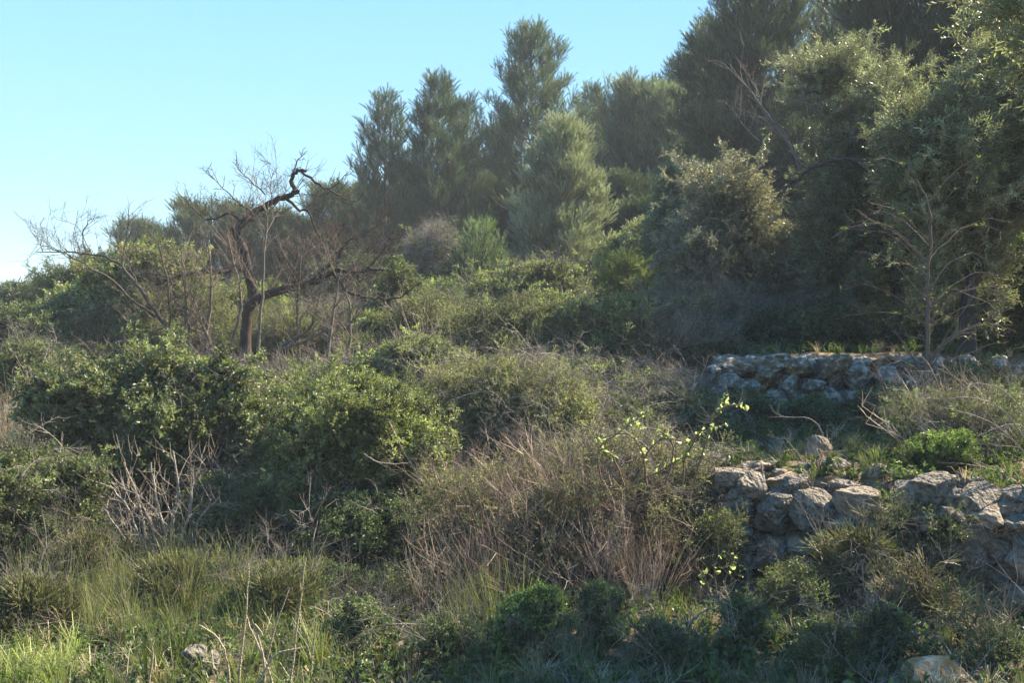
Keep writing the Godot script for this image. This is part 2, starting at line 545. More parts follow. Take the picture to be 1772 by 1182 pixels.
func shrub(called: String, label: String, cat: String, px: float, d: float, top: float, wide: float, o: Dictionary) -> Node3D:
	var base := on_ground(px, d)
	var top_y := spot(px, top, d).y
	var h: float = maxf(top_y - base.y, 0.2) * 0.94
	var rx: float = wide * 0.5 / FOCAL * d
	var rz: float = rx * o.get("deep", 0.8)
	var t := thing(called, label, cat, base, o.get("group", ""))
	var wood := Acc.new()
	var wc: Color = o.get("wood", Color(0.16, 0.13, 0.11))
	var lobes := []
	var nl: int = o.get("lobes", 12)
	var skirt: float = o.get("skirt", 0.12)
	for i in nl:
		var an := i * 2.4 + rf(-0.4, 0.4)
		var v := lerpf(skirt, 0.80, (i + rf(0, 0.9)) / nl)
		var prof := sqrt(maxf(0.05, 1.0 - pow(absf(v - 0.40) / 0.62, 2.2)))
		var q := rf(0.25, 0.95)
		var c := Vector3(cos(an) * rx * q * prof, h * v, sin(an) * rz * q * prof)
		var lr := rf(0.22, 0.44) * float(o.get("gap", 1.0))
		var rad := Vector3(rx * lr, minf(h * lr * rf(0.55, 0.95), h * (1.05 - v) * rf(0.7, 1.1)), rz * lr)
		lobes.append([c, rad])
	lobes.append([Vector3(rf(-0.2, 0.2) * rx, h * 0.84, 0), Vector3(rx * 0.34, h * 0.16, rz * 0.34)])
	var stems: int = o.get("stems", 6)
	var sr: float = o.get("stem_r", 0.012)
	for l in lobes:
		var b := Vector3(rf(-0.12, 0.12) * rx, -0.05, rf(-0.12, 0.12) * rz)
		var c: Vector3 = l[0]
		tube(wood, bend(b, c, Vector3(0, 0.10 * h, 0), 5, 0.03), sr, sr * 0.4, 5, wc, 0.1)
		for k in stems:
			var e: Vector3 = c + (rdir() + Vector3.UP * 0.4) * (l[1] as Vector3) * rf(0.7, 1.1)
			tube(wood, bend(b.lerp(c, rf(0.6, 1.0)), e, Vector3.UP * 0.03 * h, 3, 0.05), sr * 0.38, sr * 0.12, 3, wc)
	var places := []
	var tints := []
	var s: float = o.get("size", 1.0)
	fill(lobes, int(o.get("n", 3000) * 0.72), s * 0.7, s * 1.25, o.get("a", Color(0.05, 0.07, 0.02)), o.get("b", Color(0.09, 0.11, 0.04)), places, tints, o.get("up", 0.5), o.get("shell", 0.5))
	for i in int(o.get("shoots", int(o.get("n", 3000) / 21))):       # single shoots that leave the outline
		var l = lobes[rng.randi() % lobes.size()]
		var dd := (rdir() * Vector3(1, 0.4, 1) + Vector3.UP * 0.9).normalized()
		var p: Vector3 = l[0] + dd * (l[1] as Vector3) * 0.8
		var ln: float = rf(0.10, 0.40) * minf(h, 1.3)
		var e: Vector3 = p + dd * ln
		tube(wood, [p, p.lerp(e, 0.5) + rdir() * 0.04 * ln, e], sr * 0.16, sr * 0.07, 3, wc)
		var m := int(ln / (0.07 * s)) + 2
		for j in m:
			places.append(Transform3D(aim(dd + rdir() * 0.8).scaled(Vector3.ONE * s * rf(0.5, 0.9)), p.lerp(e, (j + 0.5) / m)))
			tints.append(tint_of(o.get("a", Color(0.05, 0.07, 0.02)), o.get("b", Color(0.09, 0.11, 0.04))))
	part("stems", wood.mesh(), M.bark, t)
	copies(o.get("leaf_name", "foliage"), T[o.get("sprig", "shrub")], M[o.get("mat", "gloss")], places, tints, t)
	if o.has("twigs"):
		var tp := []
		var tt := []
		fill(lobes, o.twigs, 0.7, 1.3, o.get("twig_a", Color(0.10, 0.085, 0.065)), o.get("twig_b", Color(0.20, 0.17, 0.135)), tp, tt, 0.7, 0.35)
		copies("bare_twigs", T[o.get("twig_sprig", "twigs")], M.dry, tp, tt, t)
	if o.has("switches"):
		var tp := []
		var tt := []
		for i in int(o.switches):
			var q := Vector3(rng.randfn(0.0, 0.42) * rx, 0, rng.randfn(0.1, 0.42) * rz)
			var e := 1.0 - minf(1.0, Vector2(q.x / rx, q.z / rz).length())
			q.y = ground(base.x + q.x, base.z + q.z) - base.y + rf(0.0, 0.65) * h * e
			tp.append(Transform3D(aim(Vector3(-0.25, 1, 0.3) + rdir() * 0.5).scaled(Vector3.ONE * rf(0.6, 1.15)), q))
			tt.append(tint_of(o.switch_a, o.switch_b))
		copies("shoots", T.switch, M.dry, tp, tt, t)
	return t

func pine(label: String, px: float, d: float, top: float, wide: float, o: Dictionary) -> Node3D:
	var base := on_ground(px, d)
	var h: float = maxf(spot(px, top, d).y - base.y, 1.0)
	var R: float = wide * 0.5 / FOCAL * d
	var t := thing(o.get("called", "pine_tree"), label, o.get("cat", "pine"), base, o.get("group", ""))
	var wood := Acc.new()
	var limbs := Acc.new()
	var wc := Color(0.12, 0.095, 0.08)
	var lean := Vector3(rf(-0.03, 0.03), 0, rf(-0.03, 0.03)) * h
	var tr: float = o.get("trunk_r", 0.012 * h)
	var trunk := bend(Vector3(0, -0.2, 0), Vector3(0, h * 0.97, 0) + lean, Vector3(rf(-0.02, 0.02), 0, rf(-0.02, 0.02)) * h, 10, 0.004)
	tube(wood, trunk, tr, tr * 0.12, 7, wc, 0.06)
	var places := []
	var tints := []
	var ca: Color = o.get("a", Color(0.055, 0.07, 0.028))
	var cb: Color = o.get("b", Color(0.10, 0.115, 0.05))
	var low: float = o.get("low", 0.18)
	var nb: int = int(o.get("branches", 70) * 1.08)
	var rise: float = o.get("rise", 0.75)
	var s: float = o.get("size", 1.0)
	var per: int = int(o.get("per", 5)) + 1
	var round_: float = o.get("round", 0.0)
	for i in nb:
		var v := lerpf(low, 0.985, pow((i + rf(0, 1)) / nb, 0.85))
		var u := (v - low) / (1.0 - low)
		var cone := 0.07 + 0.93 * pow(1.0 - u, 0.88)
		var ball := sqrt(maxf(0.03, 1.0 - pow((u - 0.42) / 0.60, 2.0)))
		var prof := lerpf(cone, ball, round_) * minf(1.0, 0.55 + u * 2.2)
		var ln := R * prof * rf(0.62, 1.18)
		var an := i * 2.39996 + rf(-0.5, 0.5)
		var f := v * 10.0
		var p: Vector3 = trunk[int(f)].lerp(trunk[mini(int(f) + 1, 10)], f - int(f))
		var up := rise * lerpf(0.55, 1.5, u)
		var out := Vector3(cos(an), 0, sin(an))
		var e := p + out * ln + Vector3.UP * ln * up * rf(0.6, 1.2)
		e.y = minf(e.y, h * 1.0)
		var br := bend(p, e, Vector3.DOWN * ln * 0.10, 4, 0.05)
		tube(limbs, br, tr * lerpf(0.34, 0.12, u) + 0.004, 0.004, 4, wc)
		var tone := rf(0.8, 1.2)
		var m := int(ceil(ln * per)) + 1
		for j in m:
			var q := lerpf(0.28, 1.0, (j + rf(0.0, 1.0)) / m) * 0.999
			var k := int(q * 4)
			var bp: Vector3 = br[k].lerp(br[k + 1], q * 4 - k)
			var bd: Vector3 = (e - p).normalized()
			var side := bd.cross(Vector3.UP).normalized() * (1.0 if j % 2 == 0 else -1.0)
			var sl := ln * 0.36 * rf(0.35, 1.0) * (1.1 - 0.6 * q) + 0.1
			var se := bp + (bd * 0.55 + side * rf(0.2, 0.95) + Vector3.UP * rf(0.05, 0.75)) * sl
			if sl > 0.3: tube(limbs, [bp, bp.lerp(se, 0.5) + Vector3.DOWN * 0.03 * sl, se], 0.008, 0.004, 3, wc)
			var g := int(ceil(sl / 0.17))
			for x in g:
				var pp := bp.lerp(se, (x + 0.8) / g)
				var dir := (se - bp).normalized() * 0.6 + Vector3.UP * 0.95 + rdir() * 0.34
				places.append(Transform3D(aim(dir).scaled(Vector3.ONE * s * rf(0.7, 1.2)), pp))
				var c := tint_of(ca, cb)
				tints.append(Color(c.r * tone, c.g * tone, c.b * tone))
		places.append(Transform3D(aim((e - p).normalized() + Vector3.UP * 0.9).scaled(Vector3.ONE * s * rf(0.9, 1.3)), e))
		tints.append(tint_of(ca, cb))
	part("trunk", wood.mesh(), M.bark, t)
	part("branches", limbs.mesh(), M.bark, t)
	copies("crown", T[o.get("sprig", "pine")], M.pine, places, tints, t)
	return t

func crowned_tree(called: String, label: String, cat: String, base: Vector3, trunk: Array, lobes: Array, n: int, o: Dictionary) -> Node3D:
	# lobes in world metres; the trunk's points likewise
	var t := thing(called, label, cat, base, o.get("group", ""))
	var wood := Acc.new()
	var wc: Color = o.get("wood", Color(0.13, 0.115, 0.10))
	var tr: float = o.get("trunk_r", 0.10)
	var local := []
	for p in trunk: local.append((p as Vector3) - base)
	var line := smooth_line(local, 3, 0.012)
	tube(wood, line, tr, tr * 0.45, 9, wc, 0.08)
	var limbs := Acc.new()
	var ll := []
	for l in lobes:
		var c: Vector3 = (l[0] as Vector3) - base
		ll.append([c, l[1]])
		var from: Vector3 = line[int(line.size() * rf(0.45, 0.98))]
		tube(limbs, bend(from, c, Vector3.UP * 0.08 * from.distance_to(c), 5, 0.04), tr * 0.36, tr * 0.12, 5, wc, 0.08)
		for k in int(o.get("stems", 9)):
			var e: Vector3 = c + (rdir() + Vector3.UP * 0.2) * (l[1] as Vector3) * rf(0.7, 1.05)
			tube(limbs, bend(from.lerp(c, rf(0.65, 1.0)), e, Vector3.UP * 0.04, 3, 0.05), tr * 0.09, tr * 0.03, 3, wc)
	var places := []
	var tints := []
	var s: float = o.get("size", 1.0)
	fill(ll, int(n * 0.8), s * 0.7, s * 1.25, o.a, o.b, places, tints, o.get("up", 0.35), o.get("shell", 0.6))
	for i in int(n / 13.0):
		var l = ll[rng.randi() % ll.size()]
		var dd := (rdir() * Vector3(1, 0.5, 1) + Vector3.UP * rf(0.1, 1.1)).normalized()
		var p: Vector3 = l[0] + dd * (l[1] as Vector3) * rf(0.6, 0.95)
		var len_ := rf(0.2, 0.62) * s
		var e: Vector3 = p + dd * len_ + Vector3.DOWN * 0.1 * len_
		tube(limbs, bend(p, e, Vector3.UP * 0.06 * len_, 3), 0.005, 0.002, 3, wc)
		for j in 6:
			places.append(Transform3D(aim(dd + rdir() * 0.7).scaled(Vector3.ONE * s * rf(0.55, 1.0)), p.lerp(e, (j + 0.5) / 6.0)))
			tints.append(tint_of(o.a, o.b))
	part("trunk", wood.mesh(), M.bark, t)
	part("branches", limbs.mesh(), M.bark, t)
	copies("crown", T[o.get("sprig", "olive")], M[o.get("mat", "olive")], places, tints, t)
	return t

func auto_lobes(px: float, d: float, top: float, bottom: float, wide: float, n: int, lr := 0.30) -> Array:
	# lobes of a crown whose outline is about an ellipse
	var c := spot(px, (top + bottom) * 0.5, d)
	var ry: float = (bottom - top) * 0.5 / FOCAL * d
	var rx: float = wide * 0.5 / FOCAL * d
	var out := []
	for i in n:
		var dd := rdir()
		var q := rf(0.3, 0.86)
		var s := rf(0.6, 1.3) * lr
		out.append([c + dd * Vector3(rx, ry, rx * 0.75) * q, Vector3(rx * s, ry * s, rx * s * 0.9)])
	return out

# ------------------------------------------------------------------ stones
var rocks := []
func make_rock(sd: int, boxy: float, cuts: int) -> ArrayMesh:
	rng.seed = sd
	var f := FastNoiseLite.new()
	f.seed = sd
	f.frequency = 0.9
	f.fractal_octaves = 3
	var planes := []
	for i in cuts: planes.append([rdir(), rf(0.66, 0.98)])
	var st := SurfaceTool.new()
	st.begin(Mesh.PRIMITIVE_TRIANGLES)
	st.set_smooth_group(-1)
	var n := 6
	var axes := [[Vector3.RIGHT, Vector3.UP, Vector3.BACK], [Vector3.LEFT, Vector3.UP, Vector3.FORWARD], [Vector3.UP, Vector3.BACK, Vector3.RIGHT], [Vector3.DOWN, Vector3.BACK, Vector3.LEFT], [Vector3.BACK, Vector3.UP, Vector3.LEFT], [Vector3.FORWARD, Vector3.UP, Vector3.RIGHT]]
	var shape := func(p: Vector3) -> Vector3:
		var q := p.normalized()
		var m := pow(pow(absf(q.x), boxy) + pow(absf(q.y), boxy) + pow(absf(q.z), boxy), -1.0 / boxy)
		q = q * m
		for pl in planes:
			var over: float = q.dot(pl[0]) - pl[1]
			if over > 0.0: q -= (pl[0] as Vector3) * over * 0.97
		q += q.normalized() * (0.15 * f.get_noise_3dv(q * 1.3) + 0.08 * f.get_noise_3dv(q * 4.0 + Vector3.ONE * 9.0))
		return q * 0.5
	for ax in axes:
		var grid := []
		for i in n + 1:
			var row := []
			for j in n + 1:
				row.append(shape.call(ax[0] + ax[1] * (2.0 * i / n - 1.0) + ax[2] * (2.0 * j / n - 1.0)))
			grid.append(row)
		for i in n:
			for j in n:
				var a: Vector3 = grid[i][j]
				var b: Vector3 = grid[i + 1][j]
				var c: Vector3 = grid[i + 1][j + 1]
				var d: Vector3 = grid[i][j + 1]
				var q := [a, b, c, a, c, d]
				if (c - a).cross(b - a).dot(a + b + c) < 0.0: q = [a, c, b, a, d, c]
				for p in q: st.add_vertex((p as Vector3).snappedf(0.0001))
	st.generate_normals()
	st.index()
	return st.commit()

func put_stone(called: String, parent: Node, at: Vector3, size: Vector3, mat: Material, turn := 0.0, tilt := 0.0, k := -1) -> MeshInstance3D:
	var o := part(called, rocks[k if k >= 0 else rng.randi() % rocks.size()], mat, parent)
	o.transform = Transform3D(Basis(Vector3.UP, turn) * Basis(Vector3.BACK, tilt) * Basis.from_scale(size), at)
	return o

func loose_rock(label: String, px: float, py: float, d: float, w: float, h: float, mat: Material, k := -1, tilt := 0.0, deep := 0.8) -> void:
	# a stone seen at px, py (its middle), w by h pixels in size
	var c := spot(px, py, d)
	var s := d / FOCAL
	var o := thing("rock", label, "rock", c)
	o.name = o.name
	put_stone("stone", o, Vector3.ZERO, Vector3(w * s * 1.08, h * s * 1.08, w * s * deep), mat, rf(-0.3, 0.3), tilt, k)

# ------------------------------------------------------------------ bare wood drawn limb by limb
func limb(a: Acc, base: Vector3, pix: Array, d: float, r0: float, r1: float, col: Color, sides := 7, sub := 0, sub_len := 0.25, depth := 1, sub_r := 0.004, wob := 0.008) -> Array:
	var pts := []
	for p in pix: pts.append(spot(p[0], p[1], d + (p[2] if p.size() > 2 else 0.0)) - base)
	var line := smooth_line(pts, 4, wob)
	tube(a, line, r0, r1, sides, col, 0.07)
	for i in sub:
		var k := rng.randi_range(int(line.size() * 0.15), line.size() - 2)
		var d0: Vector3 = (line[k + 1] - line[k]).normalized()
		var side := d0.cross(rdir()).normalized()
		twig(a, line[k], d0 * 0.4 + side * 0.8 + Vector3.UP * 0.45, sub_len * rf(0.5, 1.2), sub_r, depth, col)
	return line

func zoom(z: float, ox: float, oy: float, pts: Array) -> Array:
	var out := []
	for p in pts: out.append([ox + p[0] / z, oy + p[1] / z] + ([p[2]] if p.size() > 2 else []))
	return out


func build_ground() -> void:
	var n := 250
	var c := Vector2(0.5, -7.0)
	var k := 2.6
	var um := asinh(650.0 / k)
	var xs := []
	var zs := []
	for i in n + 1:
		var u := um * (2.0 * i / n - 1.0)
		xs.append(c.x + k * sinh(u))
		zs.append(c.y + k * sinh(u))
	var v := PackedVector3Array()
	var nn := PackedVector3Array()
	var idx := PackedInt32Array()
	for j in n + 1:
		for i in n + 1:
			v.append(Vector3(xs[i], ground(xs[i], zs[j]), zs[j]))
	for j in n + 1:
		for i in n + 1:
			var dx := v[j * (n + 1) + mini(i + 1, n)] - v[j * (n + 1) + maxi(i - 1, 0)]
			var dz := v[mini(j + 1, n) * (n + 1) + i] - v[maxi(j - 1, 0) * (n + 1) + i]
			nn.append(dz.cross(dx).normalized())
	for j in n:
		for i in n:
			var a := j * (n + 1) + i
			var b := a + 1
			var d := a + n + 1
			idx.append_array([a, b, d, b, d + 1, d])
	var arr := []
	arr.resize(Mesh.ARRAY_MAX)
	arr[Mesh.ARRAY_VERTEX] = v
	arr[Mesh.ARRAY_NORMAL] = nn
	arr[Mesh.ARRAY_INDEX] = idx
	var m := ArrayMesh.new()
	m.add_surface_from_arrays(Mesh.PRIMITIVE_TRIANGLES, arr)
	var g := part("ground", m, M.earth, self)
	g.set_meta("kind", "structure")
	tag(g, "brown stony earth of the terraced hillside under the shrubs", "ground")

func low_depth(px: float) -> float:
	return 6.556 / (1.0 + 0.46 * (px - 886.0) / FOCAL)

func high_depth(px: float) -> float:
	return 8.846 / (1.0 + 0.06 * (px - 886.0) / FOCAL)

func build_walls() -> void:
	# lower wall: the stones that can be told apart, [middle px, py, width, height, tilt]
	var b := Vector3(2.0, 0, -wall_line_low(2.0))
	var w := thing("dry_stone_wall", "tumbled grey dry stone terrace wall below the orange and upright rocks", "stone wall", b)
	var seen := [[1279, 873, 46, 62, 0.15], [1335, 887, 68, 70, 0.03], [1408, 891, 78, 76, -0.1], [1483, 876, 70, 70, 0.1], [1266, 921, 94, 52, 0.05], [1300, 976, 80, 38, 0.12], [1333, 951, 60, 52, -0.5],
		[1379, 946, 64, 50, 0.3], [1464, 908, 54, 34, 0.2], [1580, 935, 78, 42, 0.1], [1669, 951, 108, 92, 0.08], [1752, 972, 66, 66, -0.05], [1660, 1006, 38, 28, 0.2], [1724, 1004, 30, 30, 0.1], [1700, 1024, 44, 36, 0.3],
		[1760, 1032, 60, 44, 0.0], [1240, 960, 46, 40, 0.1], [1226, 908, 40, 50, 0.0], [1440, 940, 60, 44, -0.2], [1520, 922, 52, 50, 0.2], [1560, 980, 80, 60, 0.0], [1480, 965, 70, 56, 0.1], [1614, 1012, 70, 50, 0.1], [1530, 1030, 70, 50, 0.0],
		[1420, 990, 76, 50, 0.0], [1360, 1000, 60, 44, 0.2], [1640, 890, 60, 30, -0.15], [1705, 890, 56, 34, 0.1], [1760, 905, 54, 40, 0.2], [1600, 900, 46, 30, 0.3], [1550, 890, 44, 30, 0.0], [1250, 1005, 60, 40, 0.1],
		[1812, 960, 80, 70, 0.1], [1850, 1020, 90, 70, 0.0], [1815, 1040, 60, 50, 0.2], [1830, 900, 70, 40, 0.0], [1880, 950, 70, 60, 0.0]]
	var k := 0
	for s in seen:
		var d := low_depth(s[0]) + rf(0.03, 0.10)
		var f := d / FOCAL
		var mat = M.stone if k % 4 != 3 else M.stone_warm
		put_stone("stone", w, spot(s[0], s[1], d) - b, Vector3(s[2] * f * 1.12, s[3] * f * 1.12, rf(0.26, 0.36)), mat, -0.35 + rf(-0.12, 0.12), s[4], k % 10)
		k += 1
	for i in 120:       # smaller stones wedged behind and between them
		var px := rf(1190, 1860)
		var d := low_depth(px) + rf(0.03, 0.2)
		var x := (px - 886.0) / FOCAL * d
		var y := rf(0.02, 0.60)
		var z := rf(0.09, 0.2)
		put_stone("stone", w, Vector3(x, y, -d) - b, Vector3(z * rf(1.0, 1.6), z, z * 1.2), M.stone if i % 3 else M.stone_warm, rf(-0.6, 0.6), rf(-0.4, 0.4))
	for i in 60:       # rubble lying along the crest
		var px := rf(1230, 1860)
		var d := low_depth(px) + 0.2 + absf(rng.randfn(0.0, 0.4))
		var x := (px - 886.0) / FOCAL * d
		var z := rf(0.035, 0.11)
		put_stone("stone", w, Vector3(x, ground(x, -d) + z * 0.25, -d) - b, Vector3(z * rf(1.1, 1.7), z * rf(0.6, 1.0), z * rf(0.9, 1.4)), M.stone_warm if i % 2 else M.stone, rf(0, 6), rf(-0.4, 0.4))
	# upper wall
	var b2 := Vector3(2.8, 0.7, -wall_line_high(2.8))
	var w2 := thing("dry_stone_wall", "low dry stone wall of white lichened stones beneath the olive trees", "stone wall", b2)
	var far := [[1332, 625, 64, 30, 0.1], [1384, 636, 46, 34, 0.0], [1439, 639, 70, 42, 0.05], [1478, 655, 56, 40, 0.5], [1534, 655, 48, 46, 0.0], [1326, 648, 40, 28, 0.1], [1262, 655, 40, 26, 0.2], [1360, 662, 44, 30, 0.1], [1495, 702, 42, 38, 0.3], [1577, 657, 30, 24, 0.0], [1610, 652, 44, 34, 0.1],
		[1300, 672, 40, 30, 0.0], [1400, 668, 40, 24, 0.0], [1280, 634, 40, 24, 0.1], [1340, 684, 44, 28, 0.1], [1385, 690, 44, 30, 0.0], [1430, 686, 50, 34, 0.0], [1545, 695, 50, 34, 0.0], [1460, 690, 34, 30, 0.0], [1590, 690, 54, 36, 0.1], [1640, 695, 50, 36, 0.0], [1250, 690, 40, 30, 0.0], [1310, 705, 46, 30, 0.0], [1375, 720, 50, 30, 0.0], [1430, 722, 50, 30, 0.0], [1545, 730, 50, 30, 0.0]]
	k = 3
	for s in far:
		var d := high_depth(s[0]) + rf(0.03, 0.10)
		var f := d / FOCAL
		var top: bool = s[1] < 650
		put_stone("stone", w2, spot(s[0], s[1] + rf(-3, 5), d) - b2, Vector3(s[2] * f * rf(0.95, 1.15), s[3] * f * rf(1.0, 1.25), rf(0.26, 0.36)), M.lichen_top if top and k % 3 != 0 else M.lichen, rf(-0.4, 0.4), s[4] + rf(-0.15, 0.15), k % 10)
		k += 1
	for i in 70:
		var px := rf(1225, 1800)
		var d := high_depth(px) + rf(0.04, 0.2)
		var x := (px - 886.0) / FOCAL * d
		var y := rf(0.62, 1.2)
		var z := rf(0.08, 0.17)
		put_stone("stone", w2, Vector3(x, y, -d) - b2, Vector3(z * rf(1.0, 1.6), z, z * 1.2), M.lichen if i % 4 else M.stone, rf(-0.6, 0.6), rf(-0.4, 0.4))

	for i in 46:       # rubble lying along the crest of the upper wall
		var px := rf(1240, 1690)
		var d := high_depth(px) + rf(0.06, 0.42)
		var x := (px - 886.0) / FOCAL * d
		var z := rf(0.07, 0.19)
		put_stone("stone", w2, Vector3(x, maxf(ground(x, -d), 1.12) + z * 0.2, -d) - b2, Vector3(z * rf(1.1, 1.7), z * rf(0.6, 1.0), z * rf(0.9, 1.4)), M.lichen_top if i % 3 == 0 else M.lichen, rf(0, 6), rf(-0.4, 0.4))

func build_wood() -> void:
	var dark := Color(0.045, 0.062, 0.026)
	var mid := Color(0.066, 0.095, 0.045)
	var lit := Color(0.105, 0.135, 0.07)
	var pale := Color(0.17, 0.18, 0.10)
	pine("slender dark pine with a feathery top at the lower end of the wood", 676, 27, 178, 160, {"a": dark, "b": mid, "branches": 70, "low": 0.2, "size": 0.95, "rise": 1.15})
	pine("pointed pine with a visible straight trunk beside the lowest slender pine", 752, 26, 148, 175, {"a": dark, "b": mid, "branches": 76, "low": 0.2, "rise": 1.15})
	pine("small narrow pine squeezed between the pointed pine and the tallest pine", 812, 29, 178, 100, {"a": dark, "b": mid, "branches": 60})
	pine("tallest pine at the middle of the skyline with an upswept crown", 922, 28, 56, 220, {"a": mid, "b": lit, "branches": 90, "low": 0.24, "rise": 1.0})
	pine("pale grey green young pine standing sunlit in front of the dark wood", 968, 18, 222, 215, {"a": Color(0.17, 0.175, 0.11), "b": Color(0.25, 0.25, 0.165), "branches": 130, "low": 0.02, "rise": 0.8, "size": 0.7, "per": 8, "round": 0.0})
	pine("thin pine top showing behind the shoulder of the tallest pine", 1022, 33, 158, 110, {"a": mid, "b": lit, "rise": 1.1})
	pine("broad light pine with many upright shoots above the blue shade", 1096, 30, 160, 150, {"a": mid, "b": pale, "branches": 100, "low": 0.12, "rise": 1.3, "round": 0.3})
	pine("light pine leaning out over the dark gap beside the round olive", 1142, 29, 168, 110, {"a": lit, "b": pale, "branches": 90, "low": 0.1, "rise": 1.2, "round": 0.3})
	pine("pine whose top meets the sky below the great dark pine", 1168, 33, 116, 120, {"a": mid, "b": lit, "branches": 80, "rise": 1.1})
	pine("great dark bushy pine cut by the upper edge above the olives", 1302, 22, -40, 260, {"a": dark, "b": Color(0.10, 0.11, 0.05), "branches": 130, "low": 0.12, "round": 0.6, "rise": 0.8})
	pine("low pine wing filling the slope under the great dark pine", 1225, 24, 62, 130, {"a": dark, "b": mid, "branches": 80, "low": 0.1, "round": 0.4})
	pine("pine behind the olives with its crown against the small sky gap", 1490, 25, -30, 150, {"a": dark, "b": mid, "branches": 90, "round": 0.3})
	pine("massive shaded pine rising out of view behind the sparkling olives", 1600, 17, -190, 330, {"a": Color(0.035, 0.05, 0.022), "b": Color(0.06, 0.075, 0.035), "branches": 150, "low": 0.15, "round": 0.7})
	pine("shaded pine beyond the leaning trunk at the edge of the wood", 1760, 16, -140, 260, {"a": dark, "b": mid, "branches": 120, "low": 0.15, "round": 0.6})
	# rounded pines far down the slope behind the almond tree
	var far := [[244, 402, 96, 30, "far round pine nearest the open sky beyond the bare leaning tree"], [288, 412, 84, 32, "smallest far pine, light green, next to the one nearest the open sky"], [366, 370, 150, 28, "far broad pine behind the arching bare almond limb"], [446, 382, 135, 28, "far pine straight behind the almond trunk"],
		[515, 396, 120, 30, "far low pine in the gap between the almond trunk and the wood"], [573, 342, 120, 28, "far round topped pine just below the slender dark pine"], [620, 372, 80, 31, "dark pine tucked under the slender dark pine"]]
	for f in far:
		pine(f[4], f[0], f[3], f[1], f[2], {"a": Color(0.045, 0.062, 0.025), "b": Color(0.09, 0.108, 0.045), "branches": 80, "low": 0.05, "round": 0.85, "size": 0.95, "per": 4})
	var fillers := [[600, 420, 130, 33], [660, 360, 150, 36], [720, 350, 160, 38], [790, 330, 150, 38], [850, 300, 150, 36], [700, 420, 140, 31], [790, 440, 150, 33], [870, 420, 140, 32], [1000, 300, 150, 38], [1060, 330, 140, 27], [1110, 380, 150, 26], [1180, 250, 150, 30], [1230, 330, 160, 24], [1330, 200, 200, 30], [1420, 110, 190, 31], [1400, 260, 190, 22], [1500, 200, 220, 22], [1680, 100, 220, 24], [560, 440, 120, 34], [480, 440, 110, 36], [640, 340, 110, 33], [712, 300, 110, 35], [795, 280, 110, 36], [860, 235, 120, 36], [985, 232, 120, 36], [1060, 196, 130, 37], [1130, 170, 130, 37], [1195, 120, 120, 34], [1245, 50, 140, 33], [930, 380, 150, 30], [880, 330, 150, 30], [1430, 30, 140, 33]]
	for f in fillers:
		pine("dark pine merging into the shade of the wood behind the front row", f[0], f[3], f[1], f[2], {"a": Color(0.045, 0.06, 0.028), "b": Color(0.085, 0.10, 0.05), "branches": 62, "low": 0.03, "round": 0.45, "rise": 1.0, "per": 4, "size": 1.15, "group": "shaded pines deep in the wood"})

